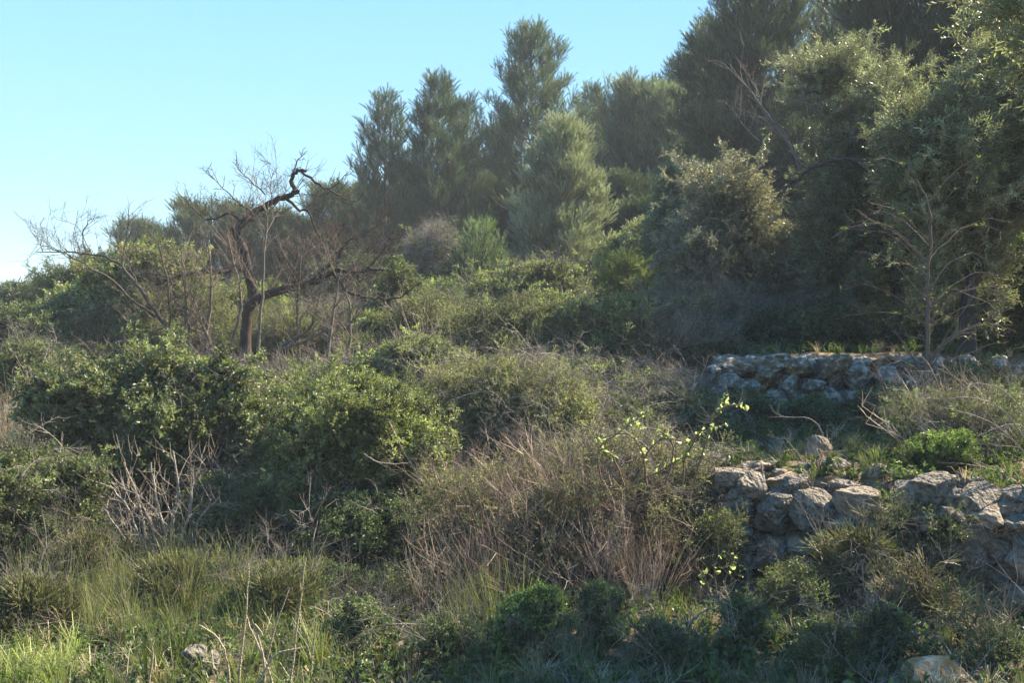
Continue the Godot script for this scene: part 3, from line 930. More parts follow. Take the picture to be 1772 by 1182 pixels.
func build_olives() -> void:
	var oa := Color(0.095, 0.108, 0.052)
	var ob := Color(0.185, 0.195, 0.11)
	# round olive over the far end of the upper wall
	var p := on_ground(1350, 11.5)
	var lobes := auto_lobes(1275, 11.5, 256, 600, 275, 20, 0.27)
	for q in [[1180, 545], [1235, 560], [1300, 565], [1370, 548], [1410, 500], [1215, 470]]:
		lobes.append([spot(q[0], q[1], 11.2), Vector3(rf(0.28, 0.4), rf(0.22, 0.34), 0.3)])
	crowned_tree("olive_tree", "round grey green wild olive with fine twigs over the upper wall's end", "olive tree", p, [p - Vector3(0, 0.2, 0), spot(1352, 590, 11.5), spot(1330, 500, 11.5), spot(1300, 420, 11.5)], lobes, 3700, {"a": Color(0.115, 0.118, 0.075), "b": Color(0.20, 0.198, 0.135), "sprig": "oleaster", "trunk_r": 0.07, "stems": 16, "size": 0.85})
	# olive in the middle of the row, with the dark bent limb
	p = on_ground(1560, 10.6)
	lobes = auto_lobes(1475, 10.6, 110, 560, 210, 12)
	lobes.append_array(auto_lobes(1560, 10.6, 150, 560, 210, 11))
	lobes.append_array(auto_lobes(1440, 10.9, 85, 250, 110, 5, 0.4))
	crowned_tree("olive_tree", "tall olive with glinting leaves behind the dark bent limb", "olive tree", p, [p - Vector3(0, 0.2, 0), spot(1560, 560, 10.6), spot(1540, 460, 10.5), spot(1500, 380, 10.6), spot(1490, 300, 10.6)], lobes, 3100, {"a": oa, "b": ob, "trunk_r": 0.09, "stems": 12, "wood": Color(0.08, 0.07, 0.06)})
	# nearest olive with the thick leaning trunk
	p = on_ground(1690, 8.95)
	lobes = auto_lobes(1665, 9.0, 70, 560, 260, 16)
	lobes.append_array(auto_lobes(1770, 9.0, 20, 480, 200, 10))
	lobes.append_array(auto_lobes(1860, 8.8, 0, 480, 220, 8))
	crowned_tree("olive_tree", "big yellow green olive on a thick leaning grey trunk", "olive tree", p, [p - Vector3(0, 0.25, 0), spot(1672, 560, 8.9), spot(1692, 450, 8.8), spot(1745, 385, 8.8), spot(1830, 330, 8.8)], lobes, 3400, {"wood": Color(0.065, 0.06, 0.055), "a": Color(0.105, 0.118, 0.052), "b": Color(0.20, 0.208, 0.11), "trunk_r": 0.085, "stems": 9})
	p = on_ground(2110, 5.6)
	lobes = auto_lobes(2086, 5.6, -440, 300, 640, 22)
	crowned_tree("olive_tree", "olive overhanging the terrace edge, only its outer twigs in view", "olive tree", p, [p - Vector3(0, 0.25, 0), spot(2110, 560, 5.6), spot(2100, 350, 5.6), spot(2086, 100, 5.6)], lobes, 2300, {"a": Color(0.10, 0.115, 0.045), "b": Color(0.19, 0.2, 0.09), "trunk_r": 0.10, "stems": 9})
	# shade under the olives
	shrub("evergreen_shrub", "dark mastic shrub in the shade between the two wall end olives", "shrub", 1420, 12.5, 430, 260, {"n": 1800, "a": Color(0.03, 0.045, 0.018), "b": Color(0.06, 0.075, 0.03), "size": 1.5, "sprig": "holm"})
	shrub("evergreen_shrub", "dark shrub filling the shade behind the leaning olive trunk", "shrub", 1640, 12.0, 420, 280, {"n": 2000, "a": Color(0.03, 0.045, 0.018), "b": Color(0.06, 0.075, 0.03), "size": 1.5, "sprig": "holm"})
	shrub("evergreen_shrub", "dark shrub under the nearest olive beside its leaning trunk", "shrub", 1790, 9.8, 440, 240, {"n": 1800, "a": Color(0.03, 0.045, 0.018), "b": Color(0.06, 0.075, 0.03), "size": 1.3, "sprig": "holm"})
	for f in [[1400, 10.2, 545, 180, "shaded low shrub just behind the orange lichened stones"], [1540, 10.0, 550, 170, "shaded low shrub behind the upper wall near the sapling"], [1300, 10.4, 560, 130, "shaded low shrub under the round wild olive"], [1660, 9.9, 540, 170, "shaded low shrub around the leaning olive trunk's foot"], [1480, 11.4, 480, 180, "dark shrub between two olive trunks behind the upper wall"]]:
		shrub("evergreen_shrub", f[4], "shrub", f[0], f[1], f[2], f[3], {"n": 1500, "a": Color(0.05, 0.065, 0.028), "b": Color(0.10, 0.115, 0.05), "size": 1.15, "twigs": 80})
	# olives at the lower side of the slope
	for f in [[62, 19, 502, 170, "dark olive thicket at the open edge of the slope under the sky"], [165, 16, 468, 150, "olive shrub below the bare leaning tree's longest branch"], [-20, 24, 508, 160, "farthest olive shrub at the brink of the slope"], [112, 24, 520, 130, "low olive in the dip between two darker olive thickets"]]:
		shrub("olive_shrub", f[4], "shrub", f[0], f[1], f[2], f[3], {"n": 2200, "a": Color(0.05, 0.068, 0.03), "b": Color(0.10, 0.125, 0.065), "size": 1.5, "sprig": "oleaster"})

func build_middle_shrubs() -> void:
	var g1 := Color(0.06, 0.08, 0.03)
	var g2 := Color(0.12, 0.135, 0.05)
	pine("knee high young pine with upright soft green shoots among the shrubs", 832, 13.0, 414, 120, {"called": "young_pine", "a": Color(0.085, 0.12, 0.048), "b": Color(0.165, 0.205, 0.085), "branches": 40, "low": 0.02, "rise": 1.6, "size": 0.62, "per": 9, "trunk_r": 0.03, "sprig": "pine_loose"})
	shrub("heath_shrub", "feathery yellow green shrub standing against the dark wood", "shrub", 1062, 13, 452, 150, {"n": 1500, "a": Color(0.10, 0.12, 0.035), "b": Color(0.18, 0.19, 0.07), "sprig": "pine_loose", "mat": "leaf", "size": 0.55, "up": 1.2})
	shrub("buckthorn_shrub", "grey leafed wiry shrub before the pale young pine", "shrub", 935, 12, 462, 190, {"n": 2600, "a": Color(0.097, 0.106, 0.051), "b": Color(0.193, 0.188, 0.102), "size": 1.2, "sprig": "shrub", "twigs": 260})
	shrub("mastic_shrub", "light green mastic shrub between almond tree and young pine", "shrub", 735, 13.5, 500, 150, {"n": 3000, "a": g1, "b": Color(0.193, 0.213, 0.076), "size": 1.25})
	shrub("mastic_shrub", "dark mastic shrub in the hollow below the young pine", "shrub", 790, 15, 520, 170, {"n": 2000, "a": Color(0.052, 0.069, 0.026), "b": g1, "size": 1.4})
	shrub("mastic_shrub", "small glossy shrub beside the dark low almond branch", "shrub", 692, 12.2, 462, 70, {"n": 1200, "a": g1, "b": g2, "size": 1.1})
	shrub("buckthorn_shrub", "silvery small leafed shrub at the foot of the light pines", "shrub", 1115, 17, 402, 120, {"n": 1900, "a": Color(0.103, 0.119, 0.064), "b": Color(0.180, 0.188, 0.115), "size": 1.4, "sprig": "oleaster"})
	shrub("buckthorn_shrub", "hazy grey shrub between the light pines and the round olive", "shrub", 1190, 15, 300, 120, {"n": 2300, "a": Color(0.097, 0.119, 0.070), "b": Color(0.180, 0.194, 0.121), "size": 1.4, "sprig": "oleaster"})
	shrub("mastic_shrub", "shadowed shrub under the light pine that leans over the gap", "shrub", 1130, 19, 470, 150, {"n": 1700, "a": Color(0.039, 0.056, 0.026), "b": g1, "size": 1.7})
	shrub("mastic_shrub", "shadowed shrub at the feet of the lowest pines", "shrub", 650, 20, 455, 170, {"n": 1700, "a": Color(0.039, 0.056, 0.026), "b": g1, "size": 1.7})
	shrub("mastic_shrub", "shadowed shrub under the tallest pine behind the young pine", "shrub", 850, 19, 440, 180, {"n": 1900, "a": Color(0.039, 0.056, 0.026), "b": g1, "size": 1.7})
	shrub("thorny_shrub", "grey brown dead crowned shrub among the lowest pine trunks", "shrub", 745, 20, 390, 90, {"n": 500, "a": g1, "b": g2, "size": 1.3, "twigs": 700, "twig_a": Color(0.16, 0.13, 0.12), "twig_b": Color(0.26, 0.22, 0.20)})
	# behind the almond tree
	shrub("kermes_shrub", "leafy olive green shrub behind the bare leaning tree", "shrub", 275, 12.5, 452, 200, {"n": 3600, "a": Color(0.090, 0.106, 0.038), "b": Color(0.206, 0.213, 0.089), "size": 1.25, "sprig": "holm"})
	shrub("kermes_shrub", "leafy shrub behind the almond trunk below its long side limb", "shrub", 430, 13.2, 505, 210, {"n": 3200, "a": Color(0.077, 0.100, 0.032), "b": Color(0.180, 0.194, 0.070), "size": 1.25})
	shrub("kermes_shrub", "sunlit shrub with fresh green shoots beyond the almond's right fork", "shrub", 570, 12.6, 545, 190, {"n": 3000, "a": Color(0.097, 0.119, 0.032), "b": Color(0.219, 0.237, 0.064), "size": 1.15, "twigs": 300})
	shrub("kermes_shrub", "dull green shrub between the olive shrub and the leafy olive green shrub", "shrub", 150, 12.5, 520, 190, {"n": 3000, "a": Color(0.077, 0.094, 0.038), "b": Color(0.167, 0.175, 0.083), "size": 1.3, "sprig": "holm"})
	shrub("kermes_shrub", "dark shrub at the picture's edge over the dry grass bank", "shrub", 20, 12, 560, 200, {"n": 2600, "a": Color(0.064, 0.081, 0.038), "b": Color(0.142, 0.156, 0.076), "size": 1.3, "sprig": "oleaster"})
	# behind and around the upper wall
	shrub("thorny_shrub", "low grey twiggy shrub sloping down to the upper wall", "shrub", 1170, 9.6, 590, 190, {"n": 3600, "a": Color(0.084, 0.094, 0.051), "b": Color(0.167, 0.169, 0.102), "size": 1.0, "twigs": 160, "sprig": "tiny"})
	shrub("thorny_shrub", "wiry grey shrub spreading below the feathery yellow green shrub", "shrub", 1050, 10.0, 570, 210, {"n": 3000, "a": Color(0.103, 0.106, 0.057), "b": Color(0.193, 0.181, 0.108), "size": 1.1, "twigs": 180, "sprig": "tiny"})
	shrub("thorny_shrub", "sun bleached low shrub behind the round olive's foot", "shrub", 1235, 10.8, 520, 150, {"n": 2600, "a": Color(0.129, 0.125, 0.064), "b": Color(0.232, 0.213, 0.115), "size": 1.1, "twigs": 160, "sprig": "tiny"})
	shrub("thorny_shrub", "grey shrub rising among the dry grass stems", "shrub", 900, 10.2, 590, 190, {"n": 2400, "a": Color(0.097, 0.100, 0.051), "b": Color(0.193, 0.188, 0.102), "size": 1.0, "twigs": 150})
	var tall := [[880, 9.9, 520, 190, "airy olive coloured shrub behind the domed shrub", 1], [1005, 9.9, 525, 180, "airy grey shrub beside the low twiggy shrub", 0], [760, 11.6, 522, 170, "speckled shrub behind the tall straw coloured tuft", 1], [640, 12.2, 545, 200, "loose leafy shrub below the almond's long right limb", 0], [520, 12.0, 545, 200, "loose shrub growing behind the pale bare stems", 1], [1110, 9.6, 528, 170, "speckled shrub before the round wild olive", 0], [330, 12.0, 500, 220, "loose shrub standing behind the leaning bare tree's foot", 1], [430, 8.8, 668, 150, "leafy shrub hiding the almond trunk's foot", 0], [180, 12.2, 545, 210, "grey green shrub below the leaning bare tree's branches", 1], [720, 8.9, 602, 170, "bright speckled shrub between the dense green shrub and the almond", 0]]
	for c in tall:
		shrub("maquis_shrub", c[4], "shrub", c[0], c[1], c[2], c[3], {"n": 2600, "a": Color(0.085, 0.098, 0.04), "b": Color(0.19, 0.195, 0.09), "size": 1.1, "sprig": "tiny" if c[5] else "shrub", "twigs": 90, "stems": 10, "lobes": 16, "up": 0.9, "shell": 0.65, "wood": Color(0.15, 0.13, 0.11), "switches": 26, "switch_a": Color(0.14, 0.11, 0.09), "switch_b": Color(0.30, 0.26, 0.2)})
	var cover := [[640, 11.5, 590, 150, "low shrub beneath the almond's twiggy right limb"], [520, 9.2, 655, 150, "small leafed shrub among the pale bare stems"], [350, 8.9, 650, 150, "low shrub at the foot of the leaning bare tree"], [760, 11.6, 610, 120, "small shrub around the straw coloured tuft's base"], [190, 8.9, 640, 150, "low shrub behind the evergreen oak shrub's crown"], [1000, 8.8, 640, 170, "grey small leafed shrub uphill of the bramble"], [1120, 8.4, 670, 150, "dusky low shrub below the low grey twiggy shrub"], [940, 8.4, 660, 150, "small shrub closing the gap behind the domed shrub's shoulder"], [60, 10, 610, 160, "low shrub on the bank under the dark olive thicket"], [610, 9.0, 650, 150, "low shrub between the dense green shrub and the almond trunk"], [1060, 7.6, 720, 160, "small shrub just uphill of the sparkling shrub"], [1180, 7.8, 705, 130, "dusky shrub at the upper wall's hidden end"]]
	for c in cover:
		shrub("maquis_shrub", c[4], "shrub", c[0], c[1], c[2], c[3], {"n": 2000, "a": Color(0.08, 0.095, 0.04), "b": Color(0.175, 0.185, 0.085), "size": 1.05, "twigs": 90, "up": 0.8, "shell": 0.6})

func build_bare_trees() -> void:
	# almond tree, traced limb by limb
	var d := 10.8
	var base := on_ground(431, d)
	var t := thing("almond_tree", "old bare almond tree with dark gnarled limbs arching against the sky", "tree", base)
	var a := Acc.new()
	var c := Color(0.075, 0.055, 0.048)
	limb(a, base, [[431, 720], [429, 636], [426, 590], [431, 535], [437, 512], [430, 470], [421, 430], [405, 403]], d, 0.066, 0.046, c, 10, 8, 0.3, 1, 0.006)
	part("trunk", a.mesh(), M.bark, t)
	var limbs := [
		[[[265, 435], [300, 400, 0.05], [330, 370, 0.1], [420, 305, 0.2], [500, 275, 0.15], [545, 258, 0.1]], 0.055, 0.034, 26, 0.5],
		[[[540, 262, 0.1], [518, 225, 0.1], [522, 182, 0.05], [550, 165, 0], [578, 165, 0]], 0.034, 0.016, 4, 0.3],
		[[[560, 170], [640, 225, -0.1], [700, 260, -0.15], [760, 290, -0.2], [802, 300, -0.2]], 0.018, 0.006, 6, 0.25],
		[[[522, 180, 0.05], [535, 140, 0.05], [578, 62, 0]], 0.013, 0.003, 5, 0.12],
		[[[680, 243, -0.12], [735, 200, -0.15], [800, 155, -0.2]], 0.008, 0.003, 2, 0.12],
		[[[495, 285, 0.15], [540, 330, 0.2], [590, 345, 0.25], [625, 430, 0.35], [662, 500, 0.4]], 0.022, 0.008, 10, 0.35],
		[[[338, 752], [400, 705, -0.1], [480, 680, -0.2], [570, 660, -0.25], [640, 635, -0.3], [700, 605, -0.3], [780, 600, -0.35], [850, 590, -0.4], [916, 598, -0.4]], 0.062, 0.02, 46, 0.55],
		[[[302, 590], [230, 600, -0.15], [130, 605, -0.3], [50, 615, -0.4], [-40, 645, -0.45], [-90, 668, -0.45]], 0.04, 0.02, 20, 0.4],
		[[[290, 385, 0.1], [235, 350, 0.2], [160, 375, 0.25], [110, 350, 0.3], [35, 275, 0.3]], 0.020, 0.004, 14, 0.3],
		[[[340, 345, 0.1], [270, 290, 0.0], [215, 240, -0.1], [165, 185, -0.1]], 0.010, 0.003, 9, 0.2],
		[[[400, 268, 0.2], [330, 200, 0.25], [258, 125, 0.3]], 0.010, 0.003, 7, 0.2],
		[[[420, 305, 0.2], [425, 220, 0.3], [420, 120, 0.35]], 0.008, 0.002, 6, 0.2],
		[[[700, 605, -0.3], [760, 690, -0.2], [850, 715, -0.15], [940, 722, -0.1], [1000, 708, -0.1], [1082, 650, -0.1]], 0.026, 0.008, 14, 0.35],
		[[[570, 660, -0.25], [640, 610, -0.4], [700, 560, -0.5], [760, 470, -0.5], [800, 460, -0.5]], 0.02, 0.006, 18, 0.4],
		[[[480, 680, -0.2], [540, 560, 0], [555, 480, 0.1]], 0.016, 0.006, 12, 0.35],
		[[[400, 705, -0.1], [460, 620, 0.1], [480, 530, 0.2]], 0.016, 0.005, 10, 0.35],
		[[[640, 635, -0.3], [690, 540, 0], [720, 420, 0.2]], 0.014, 0.004, 12, 0.3],
		[[[850, 590, -0.4], [900, 530, -0.4], [945, 455, -0.4]], 0.012, 0.004, 8, 0.3],
		[[[300, 590], [270, 520, 0.2], [235, 440, 0.3]], 0.022, 0.012, 10, 0.3],
	]
	for l in limbs:
		var m := Acc.new()
		limb(m, base, zoom(2.515, 300, 230, l[0]), d, l[1] * 0.85, l[2] * 0.8, c, 7, int(l[3] * (0.8 if l[3] > 11 else 1.5)), l[4], 2 if l[3] > 11 else 1, 0.0045, 0.016)
		part("limb", m.mesh(), M.bark, t)
	# leaning bare tree
	d = 9.6
	base = on_ground(372, d)
	t = thing("bare_tree", "grey bare tree leaning far out over the slope toward the open sky", "tree", base)
	c = Color(0.105, 0.09, 0.08)
	a = Acc.new()
	limb(a, base, zoom(2.364, 0, 200, [[880, 1300], [850, 1150], [830, 1040], [770, 930], [700, 890], [640, 800], [560, 690, 0.1], [480, 600, 0.2], [380, 570, 0.3], [280, 558, 0.3], [150, 560, 0.3]]), d, 0.036, 0.003, c, 8, 24, 0.4, 2, 0.004, 0.014)
	part("trunk", a.mesh(), M.bark, t)
	for l in [
		[[[640, 825], [560, 770, -0.1], [480, 690, -0.2], [400, 640, -0.3], [300, 585, -0.3], [200, 535, -0.3], [145, 525, -0.3]], 0.02, 0.003, 20, 0.4],
		[[[560, 690, 0.1], [505, 560, 0.1], [430, 510, 0.1]], 0.012, 0.003, 8, 0.3],
		[[[350, 565, 0.3], [340, 480, 0.3], [372, 425, 0.3], [410, 412, 0.3]], 0.008, 0.003, 8, 0.2],
		[[[500, 600, 0.2], [522, 470, 0.2], [526, 365, 0.2]], 0.009, 0.003, 8, 0.25],
		[[[780, 930], [765, 800, 0.1], [745, 560, 0.2]], 0.02, 0.005, 12, 0.35],
		[[[700, 890], [690, 720, -0.2], [650, 520, -0.3], [560, 440, -0.3]], 0.014, 0.003, 14, 0.35],
		[[[300, 585, -0.3], [200, 530, -0.4], [165, 435, -0.4]], 0.006, 0.002, 4, 0.15],
		[[[380, 570, 0.3], [330, 470, 0.5], [240, 415, 0.5]], 0.007, 0.002, 6, 0.2]]:
		var m := Acc.new()
		limb(m, base, zoom(2.364, 0, 200, l[0]), d, l[1] * 0.75, l[2] * 0.7, c, 6, int(l[3] * 1.4), l[4] * 0.9, 1, 0.003, 0.014)
		part("branch", m.mesh(), M.bark, t)
	# suckers round the almond
	base = on_ground(400, 9.9)
	t = thing("bare_thicket", "pale upright bare stems crowding round the almond trunk", "bush", base)
	c = Color(0.20, 0.17, 0.145)
	for l in [[[395, 690], [398, 615], [412, 560], [417, 505], [406, 462], [393, 403]], [[440, 700], [450, 560], [457, 470], [465, 348]], [[470, 640], [490, 600], [523, 580], [543, 552], [556, 500], [559, 470]], [[491, 604], [558, 576], [598, 532]], [[350, 640], [366, 500], [360, 420]], [[322, 700], [322, 520], [315, 438]], [[520, 690], [515, 560], [521, 425]], [[560, 680], [575, 560], [590, 470]], [[600, 660], [606, 560], [600, 500]], [[380, 640], [350, 560], [330, 500]]]:
		var m := Acc.new()
		limb(m, base, l, 9.9 + rf(-0.4, 0.4), 0.022, 0.005, c, 6, 18, 0.4, 2, 0.0045, 0.012)
		part("stem", m.mesh(), M.bark, t)
	# sapling before the upper wall
	d = 7.3
	base = on_ground(1600, d)
	t = thing("bare_sapling", "young grey sapling with arching bare whips before the upper wall", "sapling", base)
	a = Acc.new()
	c = Color(0.185, 0.152, 0.13)
	var tr := limb(a, base, [[1600, 800], [1598, 712], [1601, 644], [1604, 552], [1605, 476], [1609, 400], [1604, 350], [1585, 310]], d, 0.022, 0.003, c, 8, 0)
	part("trunk", a.mesh(), M.bark, t)
	var lf := Acc.new()
	var whips := [[[1600, 655], [1560, 590], [1535, 560], [1512, 553]], [[1602, 640], [1650, 560], [1690, 505], [1730, 490]], [[1601, 660], [1640, 590], [1690, 570], [1735, 520]], [[1604, 560], [1560, 545], [1500, 540], [1446, 553]], [[1604, 590], [1560, 577], [1520, 588]], [[1604, 520], [1560, 470], [1510, 440], [1475, 436]], [[1605, 500], [1650, 450], [1690, 440], [1715, 458]],
		[[1606, 480], [1570, 430], [1520, 400], [1490, 410]], [[1607, 440], [1650, 400], [1700, 390], [1740, 400]], [[1608, 420], [1560, 370], [1500, 350]], [[1608, 400], [1570, 300], [1520, 270]], [[1608, 390], [1640, 340], [1690, 310]], [[1604, 350], [1660, 290], [1700, 270]], [[1602, 610], [1650, 620], [1700, 600], [1745, 590]], [[1602, 570], [1650, 540], [1710, 520], [1738, 521]], [[1600, 680], [1680, 640], [1740, 610], [1790, 600]], [[1600, 690], [1640, 650], [1660, 600], [1700, 560]],
		[[1604, 540], [1640, 500], [1700, 520], [1730, 545]], [[1604, 470], [1560, 455], [1530, 462]], [[1600, 665], [1580, 620], [1545, 600], [1500, 610]]]
	for i in 16:
		var y0 := rf(420, 690)
		var side := 1.0 if i % 2 else -1.0
		var ln := rf(60, 150)
		whips.append([[1603, y0], [1603 + side * ln * 0.4, y0 - ln * 0.4], [1603 + side * ln * 0.8, y0 - ln * rf(0.45, 0.6)], [1603 + side * ln * 1.2, y0 - ln * rf(0.3, 0.55)]])
	for l in whips:
		var m := Acc.new()
		var dd := rf(-0.5, 0.5)
		var pp := []
		for i in l.size(): pp.append([l[i][0], l[i][1], dd * i / (l.size() - 1.0)])
		var line := limb(m, base, pp, d, 0.0052, 0.0016, c, 5, 6, 0.16, 0, 0.0016, 0.011)
		part("branch", m.mesh(), M.bark, t)
		for i in 2:
			var q: Vector3 = line[rng.randi_range(2, line.size() - 1)]
			for j in 3: leaf(lf, q, rdir() + Vector3.UP * 0.5, rdir(), rf(0.02, 0.038), rf(0.008, 0.013), Color(0.13, 0.17, 0.04))
	var lp := part("young_leaves", lf.mesh(), M.leaf, t)
	lp.set_meta("kind", "stuff")
	# bare whips over the olives
	base = on_ground(1390, 11.2)
	t = thing("dead_branch", "pale dead branch rising from the olive's dark bent limb", "branch", spot(1392, 300, 10.3))
	c = Color(0.24, 0.21, 0.19)
	a = Acc.new()
	limb(a, t.position, zoom(2.627, 1100, 0, [[745, 780], [700, 660], [630, 570], [560, 470], [500, 390], [425, 290]]), 10.3, 0.02, 0.004, c, 6, 14, 0.4, 1, 0.005)
	part("stem", a.mesh(), M.bark, t)
	for l in [[[690, 650], [640, 560, 0.1], [470, 500, 0.2], [430, 480, 0.2]], [[830, 530, 0.2], [760, 470, 0.2], [620, 450, 0.2]], [[800, 600, 0.1], [760, 420, 0.2], [690, 310, 0.2]], [[560, 640], [480, 560, 0.1], [460, 500, 0.1]]]:
		a = Acc.new()
		limb(a, t.position, zoom(2.627, 1100, 0, l), 10.3, 0.010, 0.003, c, 5, 7, 0.3, 1, 0.004)
		part("side_branch", a.mesh(), M.bark, t)
	t = thing("bent_limb", "dark thick bent limb reaching across the olives below the pale dead branch", "branch", spot(1480, 290, 10.1))
	a = Acc.new()
	limb(a, t.position, zoom(2.627, 1100, 0, [[1180, 800], [1060, 740], [920, 730], [820, 750], [760, 790], [700, 840], [640, 900]]), 10.1, 0.034, 0.010, Color(0.10, 0.088, 0.08), 8, 26, 0.5, 2, 0.005, 0.02)
	part("stem", a.mesh(), M.bark, t)

func build_near_shrubs() -> void:
	shrub("kermes_oak", "big dark evergreen oak shrub with broad shining leaves beside the tall grass", "shrub", 262, 7.2, 630, 350, {"n": 3900, "a": Color(0.064, 0.077, 0.033), "b": Color(0.148, 0.160, 0.070), "sprig": "holm", "lobes": 24, "gap": 0.66, "shoots": 300, "switches": 50, "switch_a": Color(0.16, 0.13, 0.10), "switch_b": Color(0.32, 0.28, 0.22), "size": 1.0, "stems": 8, "stem_r": 0.014, "twigs": 60, "skirt": 0.28})
	shrub("mastic_shrub", "dense green shrub with small bright leaves in the middle of the thicket", "shrub", 615, 6.7, 662, 330, {"n": 4600, "a": Color(0.077, 0.094, 0.033), "b": Color(0.187, 0.194, 0.076), "lobes": 26, "gap": 0.66, "shoots": 330, "switches": 45, "switch_a": Color(0.16, 0.13, 0.10), "switch_b": Color(0.32, 0.28, 0.22), "size": 0.95, "stems": 8, "deep": 1.0})
	shrub("buckthorn_shrub", "domed olive brown shrub with fine wiry stems showing through", "shrub", 850, 7.3, 636, 340, {"n": 7500, "a": Color(0.109, 0.115, 0.051), "b": Color(0.225, 0.219, 0.108), "lobes": 24, "gap": 0.75, "shoots": 420, "size": 0.9, "stems": 14, "sprig": "tiny", "twigs": 260})
	shrub("buckthorn_shrub", "sparkling small leafed shrub leaning against the lower wall's end", "shrub", 1105, 6.2, 770, 275, {"n": 6500, "a": Color(0.129, 0.125, 0.070), "b": Color(0.270, 0.250, 0.159), "lobes": 18, "size": 0.8, "stems": 12, "sprig": "tiny", "twigs": 220, "skirt": 0.3})
	shrub("bare_thicket", "brown leafless twig thicket below the domed shrub", "bush", 960, 5.9, 815, 430, {"n": 2300, "a": Color(0.085, 0.085, 0.04), "b": Color(0.19, 0.175, 0.09), "lobes": 26, "size": 0.75, "sprig": "tiny", "stems": 8, "stem_r": 0.005, "twigs": 330, "twig_sprig": "wire", "twig_a": Color(0.10, 0.07, 0.045), "twig_b": Color(0.24, 0.185, 0.13), "wood": Color(0.13, 0.095, 0.07), "switches": 270, "switch_a": Color(0.13, 0.08, 0.05), "switch_b": Color(0.38, 0.30, 0.22)})
	shrub("mastic_shrub", "green shrub joining the evergreen oak shrub to the dense green shrub", "shrub", 465, 7.4, 690, 200, {"n": 3200, "a": Color(0.064, 0.088, 0.028), "b": Color(0.154, 0.169, 0.064), "lobes": 16, "size": 1.0, "twigs": 120, "gap": 0.75})
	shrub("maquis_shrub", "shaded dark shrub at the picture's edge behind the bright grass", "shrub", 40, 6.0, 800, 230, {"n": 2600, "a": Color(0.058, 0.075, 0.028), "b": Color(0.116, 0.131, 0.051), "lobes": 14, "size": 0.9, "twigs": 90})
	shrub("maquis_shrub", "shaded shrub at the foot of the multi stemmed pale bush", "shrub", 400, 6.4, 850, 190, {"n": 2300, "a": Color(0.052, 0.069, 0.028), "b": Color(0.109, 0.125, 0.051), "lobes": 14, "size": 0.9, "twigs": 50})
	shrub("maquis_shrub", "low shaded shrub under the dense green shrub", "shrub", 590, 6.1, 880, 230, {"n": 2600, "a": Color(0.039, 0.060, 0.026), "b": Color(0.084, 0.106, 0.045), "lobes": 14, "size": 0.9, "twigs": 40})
	shrub("thyme_shrub", "fine leafed grey green shrublet growing out of the lower wall", "shrub", 1500, 5.3, 925, 130, {"n": 600, "a": Color(0.090, 0.106, 0.038), "b": Color(0.193, 0.200, 0.089), "lobes": 14, "sprig": "thyme", "mat": "leaf", "size": 1.0, "up": 0.8, "stem_r": 0.004, "twigs": 12, "twig_sprig": "wire"})
	shrub("thyme_shrub", "dry grey shrublet at the foot of the lower wall", "shrub", 1590, 5.0, 985, 120, {"n": 450, "a": Color(0.103, 0.106, 0.051), "b": Color(0.193, 0.188, 0.102), "lobes": 10, "sprig": "thyme", "mat": "leaf", "size": 0.9, "stem_r": 0.003, "twigs": 12, "twig_sprig": "wire"})
	shrub("thorny_shrub", "pale twiggy shrub around the sapling's foot", "shrub", 1665, 6.7, 690, 230, {"n": 1100, "a": Color(0.103, 0.125, 0.051), "b": Color(0.206, 0.213, 0.102), "lobes": 14, "sprig": "tiny", "size": 0.8, "stem_r": 0.005, "stems": 8, "twigs": 120, "twig_sprig": "wire", "switches": 22, "switch_a": Color(0.2, 0.16, 0.12), "switch_b": Color(0.4, 0.34, 0.28), "wood": Color(0.22, 0.18, 0.15)})
	shrub("herb_bush", "fresh green herb patch on the terrace beside the upright rock", "plant", 1635, 6.2, 826, 130, {"n": 330, "a": Color(0.06, 0.095, 0.025), "b": Color(0.13, 0.175, 0.05), "lobes": 12, "size": 0.6, "stem_r": 0.002, "mat": "leaf", "skirt": 0.3, "up": 0.9, "twigs": 10, "twig_sprig": "wire"})
	shrub("herb_bush", "green leafy plant low in the shade below the twig thicket", "plant", 940, 4.75, 1100, 90, {"n": 420, "a": Color(0.064, 0.112, 0.028), "b": Color(0.142, 0.194, 0.057), "lobes": 8, "size": 0.65, "stem_r": 0.003, "mat": "leaf"})
	tuft("rush_clump", "rush like green plant standing under the brown twig thicket", "plant", 840, 5.05, 0.28, 16, "tall_grass", "grass", 0.5, 0.85, Color(0.08, 0.10, 0.04), Color(0.17, 0.18, 0.08), 0.25)
	# bush of pale stems
	var base := on_ground(265, 6.1)
	var t := thing("multi_stemmed_bush", "fan of pale grey stems rising from one foot out of the grass", "bush", base)
	for l in [[[250, 1000], [232, 960], [205, 915], [180, 880]], [[252, 1000], [240, 930], [222, 880], [190, 840]], [[258, 1000], [250, 920], [238, 860], [215, 800]], [[275, 990], [270, 930], [255, 890], [235, 850]], [[285, 985], [285, 920], [270, 860], [262, 800]], [[290, 985], [300, 900], [310, 850], [300, 780]], [[270, 1000], [275, 960], [255, 930]], [[295, 985], [318, 925], [330, 880], [335, 820]], [[300, 990], [330, 950], [345, 900], [380, 860]], [[262, 1000], [225, 975], [185, 930], [150, 905]]]:
		var m := Acc.new()
		limb(m, base, l, 6.1 + rf(-0.15, 0.15), 0.011, 0.005, Color(0.34, 0.30, 0.25), 6, 8, 0.3, 1, 0.003, 0.005)
		part("stem", m.mesh(), M.bark, t)

